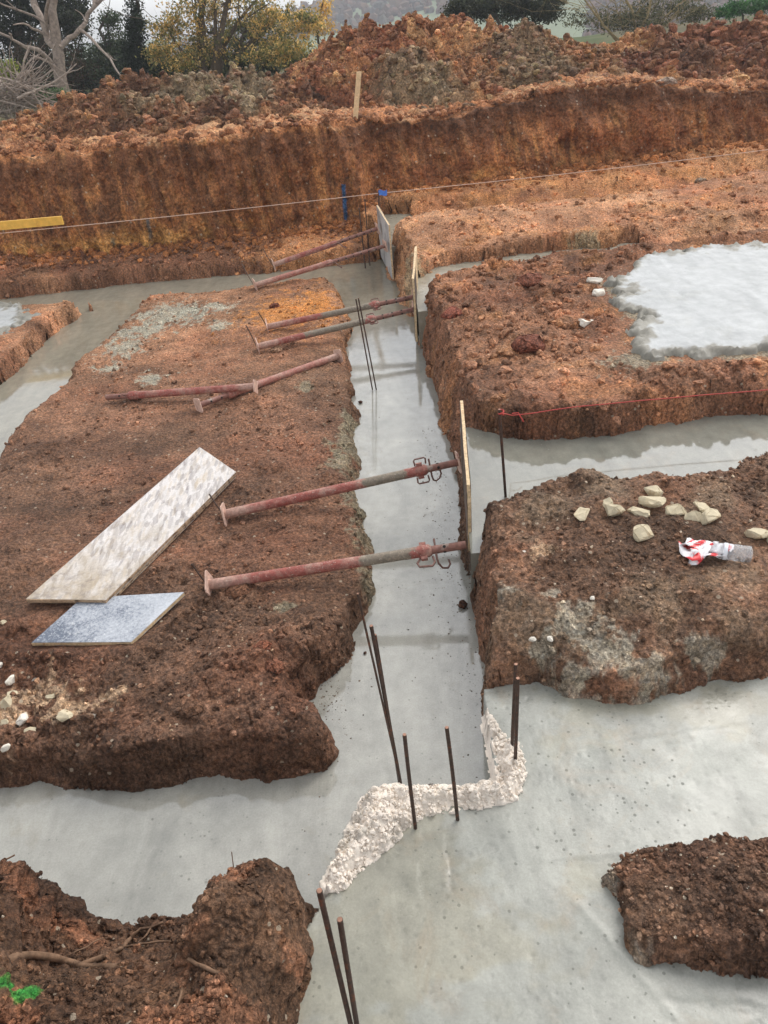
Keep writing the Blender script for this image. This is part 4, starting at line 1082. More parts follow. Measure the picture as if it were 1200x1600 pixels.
def prop_paint(k, L, stain, tone):
    """faded oxide paint, dusty at the foot, cement smeared where the trench was poured"""
    m, t, bs = new_mat('prop_paint')
    co = coords(t); xyz = t.nodes.new('ShaderNodeSeparateXYZ'); t.links.new(co, xyz.inputs[0])
    n1 = noise(t, co, 16 + k, 6, .68); n2 = noise(t, co, 70, 4, .65)
    red = [lin((148, 76, 66)), lin((164, 104, 90)), lin((140, 72, 62))][tone]; dust = lin((178, 144, 128)); cemc = lin((132, 124, 108))
    c = mix(t, tuple(red), tuple(dust), ramp(t, n1, [(.44, .08), (.66, .8)]))
    foot = math_(t, 'ADD', math_(t, 'MULTIPLY', xyz.outputs[0], -5. / L), math_(t, 'ADD', .55, n1)); 
    c = mix(t, c, tuple(dust), ramp(t, foot, [(.3, 0.), (.75, .85)]))
    if stain:
        mid, hw = (stain[0] + stain[1]) / 2 * L, (stain[1] - stain[0]) / 2 * L
        d = math_(t, 'DIVIDE', math_(t, 'ABSOLUTE', math_(t, 'SUBTRACT', xyz.outputs[0], mid)), hw)
        q = math_(t, 'ADD', math_(t, 'SUBTRACT', 1.2, d), math_(t, 'MULTIPLY', math_(t, 'SUBTRACT', n1, .5), 1.6))
        c = mix(t, c, tuple(cemc), ramp(t, q, [(.12, 0.), (.32, .92)]))
    c = mix(t, c, ramp(t, n2, [(.3, .6), (.7, 1.25)]), 1., 'MULTIPLY')
    c = mix(t, c, tuple(lin((196, 186, 172))), ramp(t, noise(t, co, 130, 3, .6), [(.63, 0.), (.68, .8)]))
    t.links.new(c, bs.inputs['Base Color']); bs.inputs['Roughness'].default_value = .6; bs.inputs['Specular IOR Level'].default_value = .35
    bump(t, bs, n2, .5, .0015)
    return m


def frame_x(p0, p1, roll=0.):
    x = (Vector(p1) - Vector(p0)).normalized()
    y = Vector((0, 0, 1)).cross(x).normalized(); z = x.cross(y)
    R = Matrix((x, y, z)).transposed() @ Matrix.Rotation(roll, 3, 'X')
    return R.to_4x4()


def plate_mesh(mb, x, s, th, mi=0):
    c = s * .2
    prof = [(-s, -s + c), (-s + c, -s), (s - c, -s), (s, -s + c), (s, s - c), (s - c, s), (-s + c, s), (-s, s - c)]
    V = [(x, a, b) for a, b in prof] + [(x + th, a, b) for a, b in prof]
    F = [tuple(reversed(range(8))), tuple(range(8, 16))] + [(i, (i + 1) % 8, 8 + (i + 1) % 8, 8 + i) for i in range(8)]
    mb.add(V, F, mi)


def prop(p0, p1, label, split=.74, stain=None, roll=0., head=True, loop=0, pin=1, base_s=.052, group='adjustable steel props', tone=0, head_s=.05):
    """telescopic shoring prop from foot p0 to head p1"""
    p0, p1 = Vector(p0), Vector(p1); L = (p1 - p0).length
    t = empty('steel_prop', p0, label, 'steel prop', group)
    t.rotation_euler = frame_x(p0, p1, roll).to_euler()
    a = split * L
    mats = [prop_paint(len(label) % 9, L, stain, tone)]
    mb = MB(); r = .0235
    mb.tube([(.006 + (a - .006) * q / 14, 0, 0) for q in range(15)], r, 20)
    # screw thread below the nut
    n = 26
    mb.tube([(a - .012 - .10 + .10 * i / n, 0, 0) for i in range(n + 1)], [r + (.0016 if i % 2 else .0004) for i in range(n + 1)], 18, 0)
    mb.build('outer_tube', None, t, mats=mats)
    mb = MB()
    mb.tube([(a - .02, 0, 0), (L * .5 + a * .5, 0, 0), (L - .006, 0, 0)], .0178, 16)
    k = 0; q = a + .06
    while q < L - .05:
        for sgn in (-1, 1):
            mb.tube([(q, sgn * .017, 0), (q, sgn * .0184, 0)], [.007, .007], 10, 1)
            V = Vector((q, 0, 0))
        mb.tube([(q, 0, .017), (q, 0, .0184)], [.007, .007], 10, 1)
        q += .075
    mb.build('inner_tube', None, t, mats=[INNER, HOLE])
    mb = MB()
    mb.tube([(a - .055, 0, 0), (a - .05, 0, 0), (a - .008, 0, 0), (a - .003, 0, 0), (a + .006, 0, 0)], [.0245, .0275, .0275, .026, .020], 18)
    for sgn in (-1, 1):
        mb.box((a - .03, sgn * .031, 0), (.014, 0, 0), (0, .008, 0), (0, 0, .011))
    mb.build('collar', mats[0], t)
    mb = MB()
    if loop:   # fixed stirrup handles either side of the nut
        for sgn in (-1, 1):
            hb = MB()
            hb.tube([(a - .05, sgn * .03, .0), (a - .052, sgn * .055, .004), (a - .046, sgn * .062, .006), (a - .0, sgn * .062, .006), (a + .006, sgn * .055, .004), (a + .004, sgn * .03, 0)], .0042, 8)
            hb.build('handle', HANDLE, t)
    else:
        mb.tube([(a - .045, -.03, .0), (a - .062, -.055, .012), (a - .055, -.075, .018), (a - .0, -.08, .02), (a + .012, -.062, .015), (a + .006, -.03, .0)], .005, 8)
        mb.build('handle', HANDLE, t)
    if pin:
        mb = MB()
        mb.tube([(a + .022, .05, .002), (a + .022, -.04, .0), (a + .026, -.062, -.01), (a + .04, -.075, -.03), (a + .062, -.07, -.052), (a + .075, -.05, -.06), (a + .07, -.03, -.05)], .0045, 8)
        mb.build('locking_pin', HANDLE, t)
    mb = MB(); plate_mesh(mb, 0, base_s, .006)
    mb.build('base_plate', PLATE, t)
    if head:
        mb = MB(); plate_mesh(mb, L - .006, head_s, .006)
        mb.build('head_plate', PLATE, t)
    return t


# plywood stop boards across the trench mouths ---------------------------------
PLYFACE = simple('smeared_film_face', lin((196, 196, 194)), .5, 0, .12, 9, .4, .2, .001, lin((150, 150, 150)), .55)
PLYEDGE = simple('plywood_edge', lin((206, 180, 142)), .7, 0, .25, 70, .3, .3, .001, lin((170, 128, 92)), .62)
PLYDIRT = simple('muddy_board_face', lin((112, 96, 84)), .7, 0, .25, 14, .3, .3, .001, lin((70, 58, 50)), .5)


def board(name, corners, th, label, cat, face, edge, group=None, under=None):
    """panel through 4 corners (anticlockwise from above/front), thickness th along -normal; ply edge as its own part"""
    P = [Vector(c) for c in corners]
    n = (P[1] - P[0]).cross(P[3] - P[0]).normalized()
    c = sum(P, Vector()) / 4
    t = empty(name, c, label, cat, group)
    def sub(nm, k0, k1, inset, mat, rim):
        mb = MB()
        top = [c + (p - c) * (1 - inset) + n * k0 for p in P]; bot = [c + (p - c) * (1 - inset) + n * k1 for p in P]
        # subdivided outline so that the board can be slightly worn
        V, m = [], 12
        def ringpts(Q):
            out = []
            for i in range(4):
                for j in range(m):
                    out.append(Q[i].lerp(Q[(i + 1) % 4], j / m))
            return out
        A, B = ringpts(top), ringpts(bot)
        if rim:
            for i in range(len(A)):
                o_ = Vector((random.gauss(0, .0014), random.gauss(0, .0014), 0)); A[i] = A[i] + o_; B[i] = B[i] + o_
        V = [p - c for p in A + B]; N = len(A)
        F = [tuple(range(N)), tuple(reversed(range(N, 2 * N)))] + [((i + 1) % N, i, N + i, N + (i + 1) % N) for i in range(N)]
        mb.add(V, F)
        return mb.build(nm, mat, t, smooth_=False)
    sub('face', 0, -th * .12, .004, face, False)
    sub('core', -th * .12, -th * .9, 0, edge, True)
    sub('back_face', -th * .9, -th, .004, under or face, False)
    return t


def stop_board(a, b, z0, z1, th, label, face, tilt=0.):
    """upright board along plan line a-b"""
    A, B = Vector((a[0], a[1], z0)), Vector((b[0], b[1], z0)); C_, D = Vector((b[0] + tilt, b[1], z1)), Vector((a[0] + tilt, a[1], z1))
    return board('stop_board', [A, B, C_, D], th, label, 'plywood board', face, PLYEDGE, 'plywood boards closing the side trenches')


B1 = ((.215, 7.98), (.285, 7.12)); B2 = ((.455, 6.38), (.362, 5.52)); B3 = ((.428, 3.44), (.349, 2.65))
stop_board(*B1, -.12, .37, .018, 'grey smeared plywood board closing the farthest side trench', PLYFACE)
stop_board(*B2, -.12, .36, .02, 'weathered plywood board seen edge on between the two middle props', PLYDIRT)
stop_board(*B3, .03, .37, .018, 'plywood board with clean cream edge beside the long right hand trench', PLYDIRT)

# props -----------------------------------------------------------------------
def wall_hit(px, py, B): return at_wall(px, py, *B)


def gz(px, py, z):
    """ground level under a sight line"""
    for _ in range(6):
        p = at(px, py, z); h, _c2, _m = ground(np.array([p[0]]), np.array([p[1]]), False); z = float(h[0])
    return z


def foot_at(px, py, lift, z=0.):
    return at(px, py, gz(px, py + 3, z) + lift)


prop(foot_at(427, 414, .035, .05), at(590, 357, .22), 'farthest red prop, its foot on the soil beyond the cross trench', .60, None, 0, pin=1, tone=0)
prop(foot_at(398, 446, .035), at(602, 384, .17), 'second farthest prop, crossing the far trench corner with a wire hook under its collar', .58, None, 0, pin=1, tone=1)
prop(foot_at(417, 511, .035), at(647, 464, .13), 'third farthest prop, with a ringed rusty collar above the trench', .76, (.35, .72), .4, loop=1, pin=0)
prop(foot_at(402, 542, .035), at(648, 483, .10), 'greyish prop beside the ringed one, with a loop handle over the trench', .74, (.3, .7), .3, loop=1, pin=0)
prop(foot_at(350, 804, .035), at(717, 722, .15), 'red prop with big stirrup handles reaching the cream edged board', .86, (.60, .78), 1.25, loop=1, pin=1)
prop(foot_at(326, 914, .035), at(730, 851, .12), 'nearest red prop, ending against the right hand soil wall', .86, (.60, .80), .5, loop=0, pin=1, head=False)
# two props lying loose on the soil
q0 = foot_at(400, 604, .085); q1 = foot_at(165, 621, .034)
prop(q0, q1, 'loose red prop lying on top of another on the left soil', .84, None, .6, loop=0, pin=1, base_s=.04, head=False, group='adjustable steel props', tone=0)
q0 = foot_at(529, 556, .045); q1 = foot_at(309, 634, .04)
prop(q0, q1, 'loose pinkish prop lying underneath the other loose one', .80, None, .3, loop=0, pin=0, base_s=.045, head_s=.045, tone=1)

# thin pegs holding the feet of the props -------------------------------------
def bar(name, base, top, r, label, cat, group=None, mat=STEEL, ribs=False, sag=.0, tip=False, below=.12):
    base, top = Vector(base), Vector(top)
    d = (top - base).normalized(); L = (top - base).length
    mb = MB()
    n = int((L + below) / .007) if ribs else 12
    pts, rad = [], []
    bend = Vector((random.uniform(-1, 1), random.uniform(-1, 1), 0)) * sag
    for i in range(n + 1):
        s = -below + (L + below) * i / n
        u = max(0, s / L)
        pts.append(base + d * s + bend * (4 * u * (1 - u)) - base)
        rad.append(r * (1.09 if (ribs and i % 2) else 1.0))
    mb.tube(pts, rad, 10 if ribs else 7)
    o = mb.build(name, mat); o.location = base
    tag(o, label, cat, group)
    if tip:
        m2 = MB(); m2.tube([pts[-1] - d * .001, pts[-1] + d * .0015], [r * .93, r * .9], 10)
        m2.build('cut_end', BARTIP, o)
    return o


for (bp, tp, zt, lab) in (((426, 414), (411, 389), .14, 'thin wire peg at the foot of the farthest prop'), ((397, 446), (378, 412), .16, 'thin wire peg at the foot of the second farthest prop'),
                          ((417, 510), (404, 488), .13, 'thin wire peg at the foot of the ringed collar prop'), ((400, 540), (384, 508), .15, 'thin wire peg at the foot of the greyish loop handled prop'),
                          ((348, 802), (327, 772), .10, 'faint thin wire peg at the foot of the stirrup handled prop'), ((322, 911), (300, 881), .10, 'faint thin wire peg at the foot of the nearest prop')):
    b = foot_at(*bp, 0.0); tpt = at(*tp, b[2] + zt)
    bar('wire_peg', b, tpt, .004, lab, 'peg', 'thin pegs at the prop feet', WIRE, sag=.004, below=.05)

# reinforcing bars ------------------------------------------------------------
RG = 'upright reinforcing bars'
def rebar(bpx, bz, tpx, r, label, tip=True, lean=None, below=.15, sag=.0015):
    r = r * .86
    b = at(*bpx, bz); t_ = stand(*tpx, b) if lean is None else at(*tpx, lean)
    return bar('reinforcing_bar', b, t_, r, label, 'steel bar', RG, STEEL, True, sag, tip, below)


rebar((562, 1660), .09, (499, 1392), .0062, 'near thick bar rising against the soil corner at the bottom, the taller of two')
rebar((568, 1665), .09, (531, 1437), .0062, 'near thick bar in the grey slab at the bottom, the shorter of two')
rebar((648, 1284), .12, (632, 1148), .006, 'upright bar in the white ridge, left of two short ones')
rebar((714, 1271), .12, (698, 1137), .006, 'upright bar in the white ridge, right of two short ones')
rebar((800, 1166), .11, (806, 1038), .0062, 'taller dark bar at the right end of the white ridge')
rebar((805, 1190), .11, (809, 1060), .0062, 'lower dark bar touching the taller one at the ridge end', sag=.002)
rebar((627, 1229), -.15, (580, 978), .0062, 'thick leaning bar in the trench before the white ridge')
rebar((624, 1224), -.15, (586, 992), .005, 'slightly lower bar bundled with the leaning trench bar', sag=.002)
rebar((628, 1231), -.15, (559, 928), .0038, 'thinnest and longest leaning bar in the trench, wire like')
rebar((582, 609), -.15, (556, 467), .005, 'left bar of the thin pair standing in the middle of the trench')
rebar((588, 609), -.15, (560, 466), .005, 'right bar of the thin pair standing in the middle of the trench')
rebar((571, 419), -.15, (561, 325), .007, 'light grey bar at the far end of the trench, left of two')
rebar((578, 415), -.15, (570, 311), .006, 'thin darker bar at the far end of the trench, right of two')
rs = rebar((790, 776), .13, (780, 640), .007, 'rusty stake in the right hand trench with red string tied on')

# strings ---------------------------------------------------------------------
STRING = simple('white_string', lin((206, 178, 160)), .8, 0, .1, 100)
REDS = simple('red_string', lin((178, 62, 54)), .7, 0, .12, 100)
BLUE = simple('blue_tape', lin((70, 120, 206)), .5, 0, .15, 60)


def cord(name, pts, r, mat, label, cat):
    mb = MB(); mb.tube(pts, r, 6)
    o = mb.build(name, mat); return tag(o, label, cat)


pk = at(592, 320, .33)
ptop = stand(592, 300, pk)
sl = Vector(atY(-90, 373, 7.45)); sm = Vector(ptop) - Vector((0, 0, .012)); sr = Vector(atY(1330, 217, 8.55))
pts = [sl.lerp(sm, i / 30) - Vector((0, 0, .012)) * (4 * (i / 30) * (1 - i / 30)) for i in range(31)] + [sm.lerp(sr, i / 30) - Vector((0, 0, .02)) * (4 * (i / 30) * (1 - i / 30)) for i in range(1, 31)]
cord('string_line', pts, .003, STRING, 'long white setting out string stretched across the whole pit', 'string')
pg = bar('string_peg', pk, Vector(ptop) + Vector((0, 0, .02)), .008, 'short peg with blue tape holding the white string at the trench corner', 'peg', None, STEEL, below=.1)
mb = MB(); V = []
for i in range(7):
    for j in range(4):
        V.append((.006 + .085 * i / 6, -.012 + .008 * math.sin(i * 1.6 + j * .5), ptop[2] - pk[2] + .015 - .05 * j / 3 + .008 * math.sin(i * 1.1)))
V2 = [(x, y + .003, z) for x, y, z in V]
F = [(i * 4 + j, i * 4 + j + 1, (i + 1) * 4 + j + 1, (i + 1) * 4 + j) for i in range(6) for j in range(3)]
mb.add(V, F); mb.add(V2, [tuple(reversed(f)) for f in F])
mb.build('blue_tape', BLUE, pg)

tie = stand(783, 645, at(790, 776, .13))
rp = [Vector(tie)]
for (a, b) in ((800, 646), (830, 643), (867, 637), (905, 632), (950, 628), (1000, 623), (1046, 619), (1100, 614), (1179, 608), (1240, 602)):
    q = at(a, b + 3, .325); rp.append(Vector(q))
cord('red_string', rp, .0024, REDS, 'red string running from the rusty stake along the soil edge', 'string')
mb = MB(); c0 = rp[0]
mb.tube([c0 + Vector((.011 * math.cos(k * .7), .011 * math.sin(k * .7), -.012 + .002 * k)) for k in range(14)], .0035, 6)
mb.build('knot', REDS, bpy.data.objects['red_string'])
mb = MB()
q = Vector(at(812, 649, .345)); q2 = Vector(at(818, 659, .315))
mb.tube([Vector(at(800, 646, .352)), Vector(at(810, 645, .352)), q, q2], .003, 6)
mb.build('loose_end', REDS, bpy.data.objects['red_string'])

# the two loose boards ----------------------------------------------------------
def strand_face():
    """whitewashed strand board: flakes lying every way, mud at the near end"""
    m, t, bs = new_mat('whitewashed_strand_face'); co = coords(t)
    c = None
    for rot, sc, seed in ((.3, 62, 0), (1.5, 52, 3), (2.4, 74, 7)):
        mp = nd(t, 'ShaderNodeMapping'); mp.inputs['Scale'].default_value = (1, .26, 1); mp.inputs['Rotation'].default_value = (0, 0, rot); mp.inputs['Location'].default_value = (seed, seed, 0)
        t.links.new(co, mp.inputs['Vector'])
        v = nd(t, 'ShaderNodeTexVoronoi', Scale=sc); t.links.new(mp.outputs[0], v.inputs['Vector'])
        sep = t.nodes.new('ShaderNodeSeparateColor'); t.links.new(v.outputs['Color'], sep.inputs[0])
        k = ramp(t, sep.outputs[0], [(0., (.70, .68, .68)), (.14, (.86, .84, .82)), (.3, (1., 1., 1.)), (.85, (1.04, 1.03, 1.02)), (1., (.93, .88, .80))])
        c = mix(t, (.60, .57, .55), k, 1., 'MULTIPLY') if c is None else mix(t, c, k, 1., 'MULTIPLY')
        h = sep.outputs[1]
    dp = nd(t, 'ShaderNodeVectorMath', operation='DOT_PRODUCT'); t.links.new(co, dp.inputs[0]); dp.inputs[1].default_value = (-.42, -.9, 0)
    g = math_(t, 'ADD', math_(t, 'MULTIPLY', dp.outputs['Value'], .42), noise(t, co, 6, 7, .68, .6))
    c = mix(t, c, (.40, .32, .22), math_(t, 'MULTIPLY', ramp(t, g, [(.50, 0.), (.80, 1.)]), .75))
    g2 = math_(t, 'ADD', math_(t, 'MULTIPLY', dp.outputs['Value'], .30), noise(t, co, 17, 7, .7, .4))
    c = mix(t, c, (.16, .13, .12), math_(t, 'MULTIPLY', ramp(t, g2, [(.66, 0.), (.82, 1.)]), .6))
    c = mix(t, c, ramp(t, noise(t, co, 90, 4, .7), [(.3, .84), (.7, 1.1)]), 1., 'MULTIPLY')
    t.links.new(c, bs.inputs['Base Color']); bs.inputs['Roughness'].default_value = .5
    bump(t, bs, h, .12, .001)
    return m


def film_face():
    """phenolic film ply, worn: pale cement bloom speckled over dark blue grey"""
    m, t, bs = new_mat('worn_film_face'); co = coords(t)
    dp = nd(t, 'ShaderNodeVectorMath', operation='DOT_PRODUCT'); t.links.new(co, dp.inputs[0]); dp.inputs[1].default_value = (1., .1, 0)
    g = math_(t, 'ADD', math_(t, 'MULTIPLY', dp.outputs['Value'], .34), math_(t, 'ADD', math_(t, 'MULTIPLY', noise(t, co, 75, 7, .78), .7), math_(t, 'MULTIPLY', noise(t, co, 7, 5, .65, .5), .45)))
    c = mix(t, (.10, .12, .16), (.50, .52, .55), ramp(t, g, [(.46, 0.), (.57, .55), (.73, 1.)]))
    c = mix(t, c, (.60, .60, .60), ramp(t, noise(t, co, 120, 3, .6), [(.60, 0.), (.66, .7)]))
    t.links.new(c, bs.inputs['Base Color']); bs.inputs['Roughness'].default_value = .32
    bump(t, bs, g, .1, .0006)
    return m


LONGF = strand_face()
SHORTF = film_face()
OLDEDGE = simple('worn_board_edge', lin((176, 150, 122)), .75, 0, .3, 60, .3, .4, .001, lin((96, 76, 60)), .55)


def on_ground(px, py, lift): return at(px, py, lift)


board('long_board', [at(40, 936, .045), at(165, 938, .045), at(369, 737, .05), at(312, 698, .05)], .016, 'long scuffed white board lying on the left soil, on top of its twin', 'board', LONGF, OLDEDGE, 'loose shuttering boards')
board('long_board', [at(42, 938, .026), at(172, 939, .026), at(368, 742, .03), at(312, 701, .03)], .016, 'lower long board, just its edge showing under the scuffed white one', 'board', LONGF, OLDEDGE, 'loose shuttering boards')
board('short_board', [at(49, 1004, .026), at(205, 1003, .03), at(288, 925, .045), at(128, 934, .024)], .018, 'short speckled blue grey board with pale ply edge beside the long ones', 'board', SHORTF, PLYEDGE, 'loose shuttering boards')

# timber ------------------------------------------------------------------------
YEL = simple('yellow_timber', lin((226, 176, 78)), .6, 0, .12, 20, .35, .2, .001, lin((206, 150, 70)), .66)
PALEW = simple('pale_timber', lin((222, 192, 150)), .7, 0, .15, 40, .3, .3, .001, lin((196, 160, 118)), .62)
a = Vector(atY(98, 344, 7.55)); b = Vector(atY(-300, 380, 7.4))
dx = (a - b); Lr = dx.length
t = empty('profile_rail', (a + b) / 2, 'yellow timber profile rail above the far trench at the left edge', 'timber rail')
mb = MB(); dxn = dx.normalized()
mb.box((0, 0, 0), dxn * Lr / 2, Vector((0, .011, 0)), Vector((0, 0, .037)))
mb.build('rail', YEL, t, smooth_=False)
for f in (.03, .5):
    p = b.lerp(a, f) - t.location + Vector((0, .036, 0)); h, _c2, _m = ground(np.array([(p + t.location).x]), np.array([(p + t.location).y]), False)
    zb = float(h[0]) - .15 - t.location.z
    mb = MB(); mb.box(p * 1. + Vector((0, 0, (zb + .06) / 2 - p.z * 0)), Vector((.022, 0, 0)), Vector((0, .022, 0)), Vector((0, 0, (.06 - zb) / 2)))
    mb.build('post', PALEW, t, smooth_=False)
b = Vector(atY(556, 176, 9.0)); tt = Vector(stand(561, 112, b))
mb = MB(); d = tt - b
mb.box(d * .42, Vector((.026, 0, 0)), Vector((0, .012, 0)), d * .58)
o = mb.build('timber_stake', PALEW, smooth_=False); o.location = b
tag(o, 'pale flat timber stake standing on the top edge of the bank', 'stake')

# stones ------------------------------------------------------------------------
def stone_mat(name, a, b): return simple(name, a, .8, 0, .16, 26, .25, .5, .003, b, .62)


LIME = stone_mat('cream_limestone', lin((212, 198, 168)) * .85, lin((178, 152, 116)) * .85)
WHITE = stone_mat('white_stone', lin((226, 218, 204)), lin((196, 180, 156)))
GREYS = stone_mat('grey_stone', lin((156, 146, 134)), lin((130, 112, 96)))
REDC = soil_material('red_clod', 1.2, False)


def stone(name, cx, cy, wpx, z0, label, cat='stone', mat=LIME, group=None, asp=(1, .75, .55), rot=None, npts=18, bev=.05, rnd=False, seed=0, col=None, lift=.25, ground_z=True):
    rg = random.Random(seed * 31 + int(cx) * 7 + int(cy))
    z = gz(cx, cy, z0) if ground_z else z0
    wpx = wpx * 1.22
    p = at(cx, cy, z + .01)
    k = np.linalg.norm(at(cx + 1, cy, z) - at(cx, cy, z)); s = wpx * k / 2
    bm = bmesh.new()
    for i in range(npts):
        v = Vector((rg.gauss(0, 1), rg.gauss(0, 1), rg.gauss(0, 1))).normalized()
        if not rnd:
            m = max(abs(v.x), abs(v.y), abs(v.z)); v = v.lerp(v / m, .55) * .9
        bm.verts.new((v.x * s * asp[0] * rg.uniform(.85, 1.1), v.y * s * asp[1] * rg.uniform(.85, 1.1), v.z * s * asp[2]))
    bmesh.ops.convex_hull(bm, input=bm.verts[:])
    bmesh.ops.dissolve_limit(bm, angle_limit=math.radians(18), verts=bm.verts[:], edges=bm.edges[:])
    bmesh.ops.bevel(bm, geom=bm.edges[:], offset=s * bev, segments=2, affect='EDGES', clamp_overlap=True)
    bmesh.ops.triangulate(bm, faces=bm.faces[:])
    bmesh.ops.subdivide_edges(bm, edges=bm.edges[:], cuts=1, use_grid_fill=True)
    for v in bm.verts: v.co += Vector((rg.gauss(0, 1), rg.gauss(0, 1), rg.gauss(0, 1))) * s * .018
    bmesh.ops.recalc_face_normals(bm, faces=bm.faces[:])
    me = bpy.data.meshes.new(name); bm.to_mesh(me); bm.free(); me.materials.append(mat)
    me.polygons.foreach_set('use_smooth', np.full(len(me.polygons), bool(rnd)))
    if col is not None:
        a = me.color_attributes.new('Col', 'FLOAT_COLOR', 'POINT'); c = np.ones((len(me.vertices), 4), np.float32); c[:, :3] = lin(col); a.data.foreach_set('color', c.ravel())
    o = bpy.data.objects.new(name, me); COL.objects.link(o)
    o.location = (p[0], p[1], z + s * asp[2] * lift * 2); o.rotation_euler = (rg.uniform(-.12, .12), rg.uniform(-.12, .12), rg.uniform(0, 6.28) if rot is None else rot)
    return tag(o, label, cat, group)


SG = 'cream limestone pieces on the right soil'
for (cx, cy, w_, lab, kw) in (
        (909, 802, 34, 'flat cream stone at the left end of the right hand group, lying alone', dict(asp=(1, .6, .3))),
        (948, 787, 24, 'small cream stone tucked behind a bigger pointed one', dict(asp=(1, .8, .6))),
        (960, 799, 34, 'pointed cream stone in front of a smaller one', dict(asp=(.95, .85, .7))),
        (996, 800, 38, 'flat cream stone with a notched edge between the pointed stone and the stacked pair', dict(asp=(1, .6, .35))),
        (1021, 767, 36, 'rearmost cream stone, behind a larger broad one', dict(asp=(1, .6, .5))),
        (1021, 785, 42, 'broad cream stone just in front of the rearmost one', dict(asp=(1, .75, .5))),
        (1057, 799, 36, 'wedge shaped cream stone left of the cluster of three', dict(asp=(1, .65, .5))),
        (1101, 796, 40, 'long thin cream stone lying at the back of the cluster of three', dict(asp=(1, .5, .35))),
        (1085, 809, 32, 'front left cream stone of the cluster of three', dict(asp=(1, .7, .6))),
        (1110, 810, 33, 'front right cream stone of the cluster of three', dict(asp=(1, .8, .65))),
        (1003, 835, 34, 'squarish cream stone lying nearest the front, by itself', dict(asp=(.95, .85, .65)))):
    stone('limestone', cx, cy, w_, .31, lab, mat=LIME, group=SG, **kw)
stone('limestone', 1183, 838, 38, .31, 'flat buff stone slab at the right edge beyond the bottle, left of its crack', mat=LIME, group=SG, asp=(1, .8, .5), bev=.12)
stone('limestone', 1214, 841, 40, .31, 'flat buff stone slab cut off by the right edge beyond the bottle', mat=LIME, group=SG, asp=(1, .8, .5), bev=.12)
for (cx, cy, w_, lab, kw) in ((928, 439, 24, 'white stone nearest the far end, left of the pale pad', dict(asp=(1, .5, .4), rot=-.4)), (935, 459, 18, 'smallest white stone close to the edge of the pale pad', dict(asp=(1, .8, .7))), (915, 504, 24, 'white blocky stone alone in front of the other two near the pad', dict(asp=(1, .7, .6), rot=.5))):
    stone('white_stone', cx, cy, w_, .31, lab, mat=WHITE, group='white stones beside the pale pad', **kw)
LG = 'pale stones on the left soil'
for (cx, cy, w_, m, lab, kw) in (
        (17, 1062, 24, WHITE, 'long white stone standing out at the left edge, the cleanest one', dict(asp=(.6, 1, .6), rot=-.5)),
        (18, 1084, 20, LIME, 'rounded buff stone just below the long white one', dict()),
        (8, 1099, 28, LIME, 'large pinkish buff stone cut by the left edge', dict(asp=(1, .8, .7))),
        (78, 1087, 21, LIME, 'oval cream stone by itself right of the white ones', dict(asp=(1, .7, .5))),
        (101, 1118, 34, LIME, 'broad buff stone half sunk in the soil, farthest right of the big ones', dict(asp=(1, .7, .4))),
        (33, 1123, 30, WHITE, 'ragged white stone in the middle of the left stones', dict(asp=(1, .8, .5))),
        (4, 1128, 24, LIME, 'thin buff stone below the ragged white one at the edge', dict(asp=(1, .6, .5))),
        (46, 1140, 28, LIME, 'flat tan stone lying below the ragged white one', dict(asp=(1, .6, .3))),
        (10, 1167, 24, WHITE, 'white pointed stone lowest of the left stones', dict(asp=(.9, .6, .6), rot=.8)),
        (55, 1061, 14, GREYS, 'small grey stone above the oval cream one', dict()),
        (145, 1116, 13, GREYS, 'small grey pebble right of the broad sunken stone', dict(rnd=True)),
        (4, 971, 14, LIME, 'small tan stone at the left edge level with the short board', dict()),
        (45, 1018, 12, LIME, 'tiny cream chip below the short board', dict(asp=(1, .6, .4))),
        (1, 1037, 14, WHITE, 'small white stone cut by the left edge above the long one', dict())):
    stone('stone', cx, cy, w_ * .74, .0, lab, mat=m, group=LG, **kw)
for (cx, cy, w_, lab) in ((832, 997, 11, 'left of two white pebbles above the slab corner'), (860, 996, 11, 'right of two white pebbles above the slab corner'), (926, 932, 8, 'tiny white pebble above the cement splash'), (818, 860, 7, 'tiny white pebble near the corner of the near right soil')):
    stone('pebble', cx, cy, w_, .30, lab, 'pebble', WHITE, 'white pebbles on the right soil', rnd=True, asp=(1, .8, .6), npts=30, bev=.02)
CG = 'large clods of soil'
